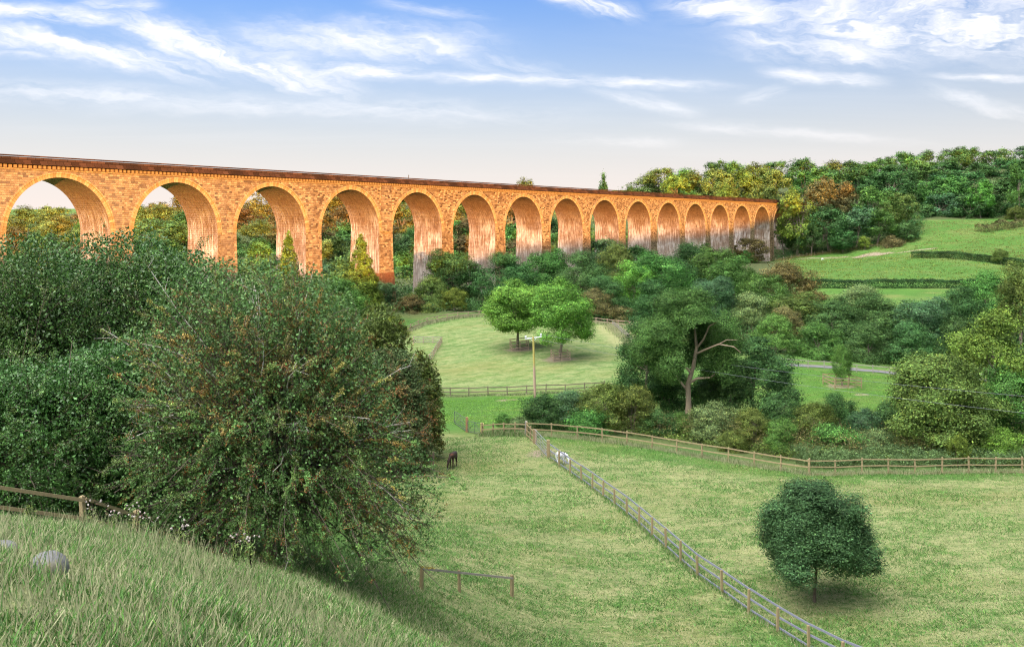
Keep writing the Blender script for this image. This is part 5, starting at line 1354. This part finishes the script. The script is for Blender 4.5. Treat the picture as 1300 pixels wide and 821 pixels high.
# bearing (east over north) and slope of the view direction, used to hang the individual cirrus streaks where they float
yy = mth(nd, lk, 'MAXIMUM', sx.outputs[1], .05)
AZ = mth(nd, lk, 'DIVIDE', sx.outputs[0], yy); ES = mth(nd, lk, 'DIVIDE', dz, yy)
ae = nd.new('ShaderNodeCombineXYZ'); lk.new(AZ, ae.inputs[0]); lk.new(ES, ae.inputs[1])
warp = noise(nd, lk, mapping(nd, lk, ae.outputs[0], (5, 16, 1)), 1.0, 4, .6)
warp2 = noise(nd, lk, mapping(nd, lk, ae.outputs[0], (22, 60, 1)), 1.0, 3, .65)
total = None
def streak(u0, v0, u1, v1, wdt, amp, tilt=0.0, fil=34):
    """a cirrus streak from bearing/slope point 0 to point 1 with fibres running along it"""
    global total
    a0, e0, a1, e1 = (u0-CU)/F, (CV-v0)/F, (u1-CU)/F, (CV-v1)/F
    L = math.hypot(a1-a0, e1-e0); ang_ = math.atan2(e1-e0, a1-a0); ca, sa = math.cos(ang_), math.sin(ang_)
    X = mth(nd, lk, 'SUBTRACT', AZ, (a0+a1)/2); Y = mth(nd, lk, 'SUBTRACT', ES, (e0+e1)/2)
    p = mth(nd, lk, 'ADD', mth(nd, lk, 'MULTIPLY', X, ca), mth(nd, lk, 'MULTIPLY', Y, sa))
    q = mth(nd, lk, 'SUBTRACT', mth(nd, lk, 'MULTIPLY', Y, ca), mth(nd, lk, 'MULTIPLY', X, sa))
    w = wdt*1.25/F
    q = mth(nd, lk, 'ADD', q, mth(nd, lk, 'MULTIPLY', mth(nd, lk, 'SUBTRACT', warp, .5), w*2.0 + .008))
    q = mth(nd, lk, 'ADD', q, mth(nd, lk, 'MULTIPLY', mth(nd, lk, 'SUBTRACT', warp2, .5), w*1.4 + .004))
    pp = mth(nd, lk, 'POWER', mth(nd, lk, 'ABSOLUTE', mth(nd, lk, 'MULTIPLY', p, 2.0/L)), 4.0)
    qq = mth(nd, lk, 'POWER', mth(nd, lk, 'ABSOLUTE', mth(nd, lk, 'MULTIPLY', q, 1.0/w)), 2.0)
    m = mth(nd, lk, 'POWER', 2.718, mth(nd, lk, 'MULTIPLY', mth(nd, lk, 'ADD', pp, qq), -1.0))
    cv = nd.new('ShaderNodeCombineXYZ'); lk.new(p, cv.inputs[0]); lk.new(mth(nd, lk, 'ADD', q, mth(nd, lk, 'MULTIPLY', p, tilt)), cv.inputs[1]); cv.inputs[2].default_value = u0*.01+v0*.013
    t = noise(nd, lk, mapping(nd, lk, cv.outputs[0], (9, fil*1.7, 1)), 1.0, 5, .62, .12)
    t = mth(nd, lk, 'MULTIPLY', mth(nd, lk, 'SUBTRACT', t, .34), 3.2, clamp=True)
    m = mth(nd, lk, 'MULTIPLY', mth(nd, lk, 'MULTIPLY', m, t), amp*1.7)
    total = m if total is None else mth(nd, lk, 'MAXIMUM', total, m)
streak(-120, 8, 180, 26, 8, .9); streak(150, 22, 440, 118, 15, 1.0, .1); streak(200, 60, 400, 70, 9, .5)
streak(330, 82, 560, 98, 8, .95); streak(500, 97, 900, 108, 5, .8); streak(-80, 30, 280, 96, 12, .9, .15); streak(-60, 68, 80, 70, 4, .6)
streak(300, 44, 620, 62, 17, .62, .2, 26); streak(100, 8, 200, 4, 10, .6); streak(-80, 106, 300, 134, 9, .5); streak(150, 128, 700, 148, 10, .38)
streak(690, -12, 810, 22, 8, .8, .3); streak(480, 6, 620, 22, 6, .35); streak(840, 4, 1010, 18, 12, .75, -.3); streak(900, 18, 1340, 8, 18, .8, -.25, 24)
streak(1000, 22, 1400, 62, 24, 1.0, -.1, 24); streak(930, 46, 1170, 74, 16, .72, .1, 26); streak(975, 90, 1115, 106, 6, .75); streak(1180, 97, 1400, 106, 3, .75)
streak(560, 70, 720, 98, 9, .35, .2); streak(740, 112, 880, 146, 7, .40); streak(850, 160, 1160, 182, 5, .34); streak(700, 176, 860, 182, 4, .35); streak(1180, 112, 1340, 160, 9, .38); streak(940, 130, 1000, 112, 7, .3)
c1 = noise(nd, lk, mapping(nd, lk, CPV, (.30, 1.0, 1), (0, 0, .25), (1.7, .4, 0)), 1.0, 4, .6, .5)
thin = mth(nd, lk, 'MULTIPLY', mth(nd, lk, 'SUBTRACT', c1, .50), 1.6, clamp=True)
mask = mth(nd, lk, 'ADD', total, mth(nd, lk, 'MULTIPLY', thin, .25), clamp=True)
hq = mth(nd, lk, 'MULTIPLY', el, HZK)
hz = mth(nd, lk, 'POWER', 2.718, mth(nd, lk, 'MULTIPLY', mth(nd, lk, 'MULTIPLY', hq, hq), -1.0))     # veil of thin high cloud that thickens to the horizon
skyc = mix(nd, lk, 1.0, sky.outputs[0], SKYTINT, 'MULTIPLY')
veil = mix(nd, lk, mth(nd, lk, 'POWER', 2.718, mth(nd, lk, 'MULTIPLY', el, -6.0)), VEIL_A, VEIL_B)
c = mix(nd, lk, hz, skyc, veil)
cc = mix(nd, lk, mth(nd, lk, 'MULTIPLY', el, 9.0, clamp=True), CLOUD_LO, CLOUDC)
c = mix(nd, lk, mth(nd, lk, 'MULTIPLY', mask, .93), c, cc)
# broken bright cloud sheet added over the unseen upper sky to fill the shade
cn = noise(nd, lk, CPV, .8, 3, .6)
hi = mth(nd, lk, 'MULTIPLY', mth(nd, lk, 'SUBTRACT', mth(nd, lk, 'ADD', el, mth(nd, lk, 'MULTIPLY', cn, .10)), .32), 6.0, clamp=True)
hi = mth(nd, lk, 'MULTIPLY', hi, mth(nd, lk, 'MULTIPLY', mth(nd, lk, 'SUBTRACT', cn, .25), 3.5, clamp=True))
c = mix(nd, lk, hi, c, (1.7, 1.85, 2.1))
# unseen bright cloud added high behind left of the viewer to light the shade
dt = nd.new('ShaderNodeVectorMath'); dt.operation = 'DOT_PRODUCT'; lk.new(D, dt.inputs[0]); dt.inputs[1].default_value = Vector((-.40, -.34, .85)).normalized()
bank = mth(nd, lk, 'MULTIPLY', mth(nd, lk, 'SUBTRACT', mth(nd, lk, 'ADD', dt.outputs['Value'], mth(nd, lk, 'MULTIPLY', cn, .10)), .74), 4.0, clamp=True)
c = mix(nd, lk, bank, c, CLOUD_FILL)
bg = nd.new('ShaderNodeBackground'); bg.inputs[1].default_value = SKYSTR; lk.new(c, bg.inputs[0])
wo = nd.new('ShaderNodeOutputWorld'); lk.new(bg.outputs[0], wo.inputs[0])

sl = bpy.data.lights.new('sun', 'SUN'); sl.energy = SUNSTR; sl.angle = math.radians(.5); sl.color = SUNCOL
so = bpy.data.objects.new('sun', sl); COL.objects.link(so)
so.rotation_euler = SUN_DIR.to_track_quat('Z', 'Y').to_euler()
so.location = (0, -60, 80)

cam = bpy.data.cameras.new('camera'); co = bpy.data.objects.new('camera', cam); COL.objects.link(co)
cam.sensor_width = 36; cam.lens = 36; cam.shift_y = -(410.5 - CV)/1300
co.location = (0, 0, 0); co.rotation_euler = (math.pi/2, 0, 0)
cam.clip_start = .1; cam.clip_end = 6000
SC.camera = co
SC.render.engine = 'CYCLES'
SC.cycles.max_bounces = 4; SC.cycles.diffuse_bounces = 3; SC.cycles.glossy_bounces = 2; SC.cycles.transmission_bounces = 3
SC.cycles.use_adaptive_sampling = True; SC.cycles.adaptive_threshold = .02
SC.cycles.use_denoising = True; SC.cycles.denoising_prefilter = 'NONE'; SC.cycles.denoising_input_passes = 'RGB_ALBEDO_NORMAL'
SC.cycles.pixel_filter_type = 'BLACKMAN_HARRIS'; SC.cycles.filter_width = 1.15
SC.view_settings.view_transform = 'Standard'; SC.view_settings.look = 'None'
SC.view_settings.exposure = EXPO; SC.view_settings.gamma = 1.0
wd.cycles.sampling_method = 'MANUAL'; wd.cycles.sample_map_resolution = 128
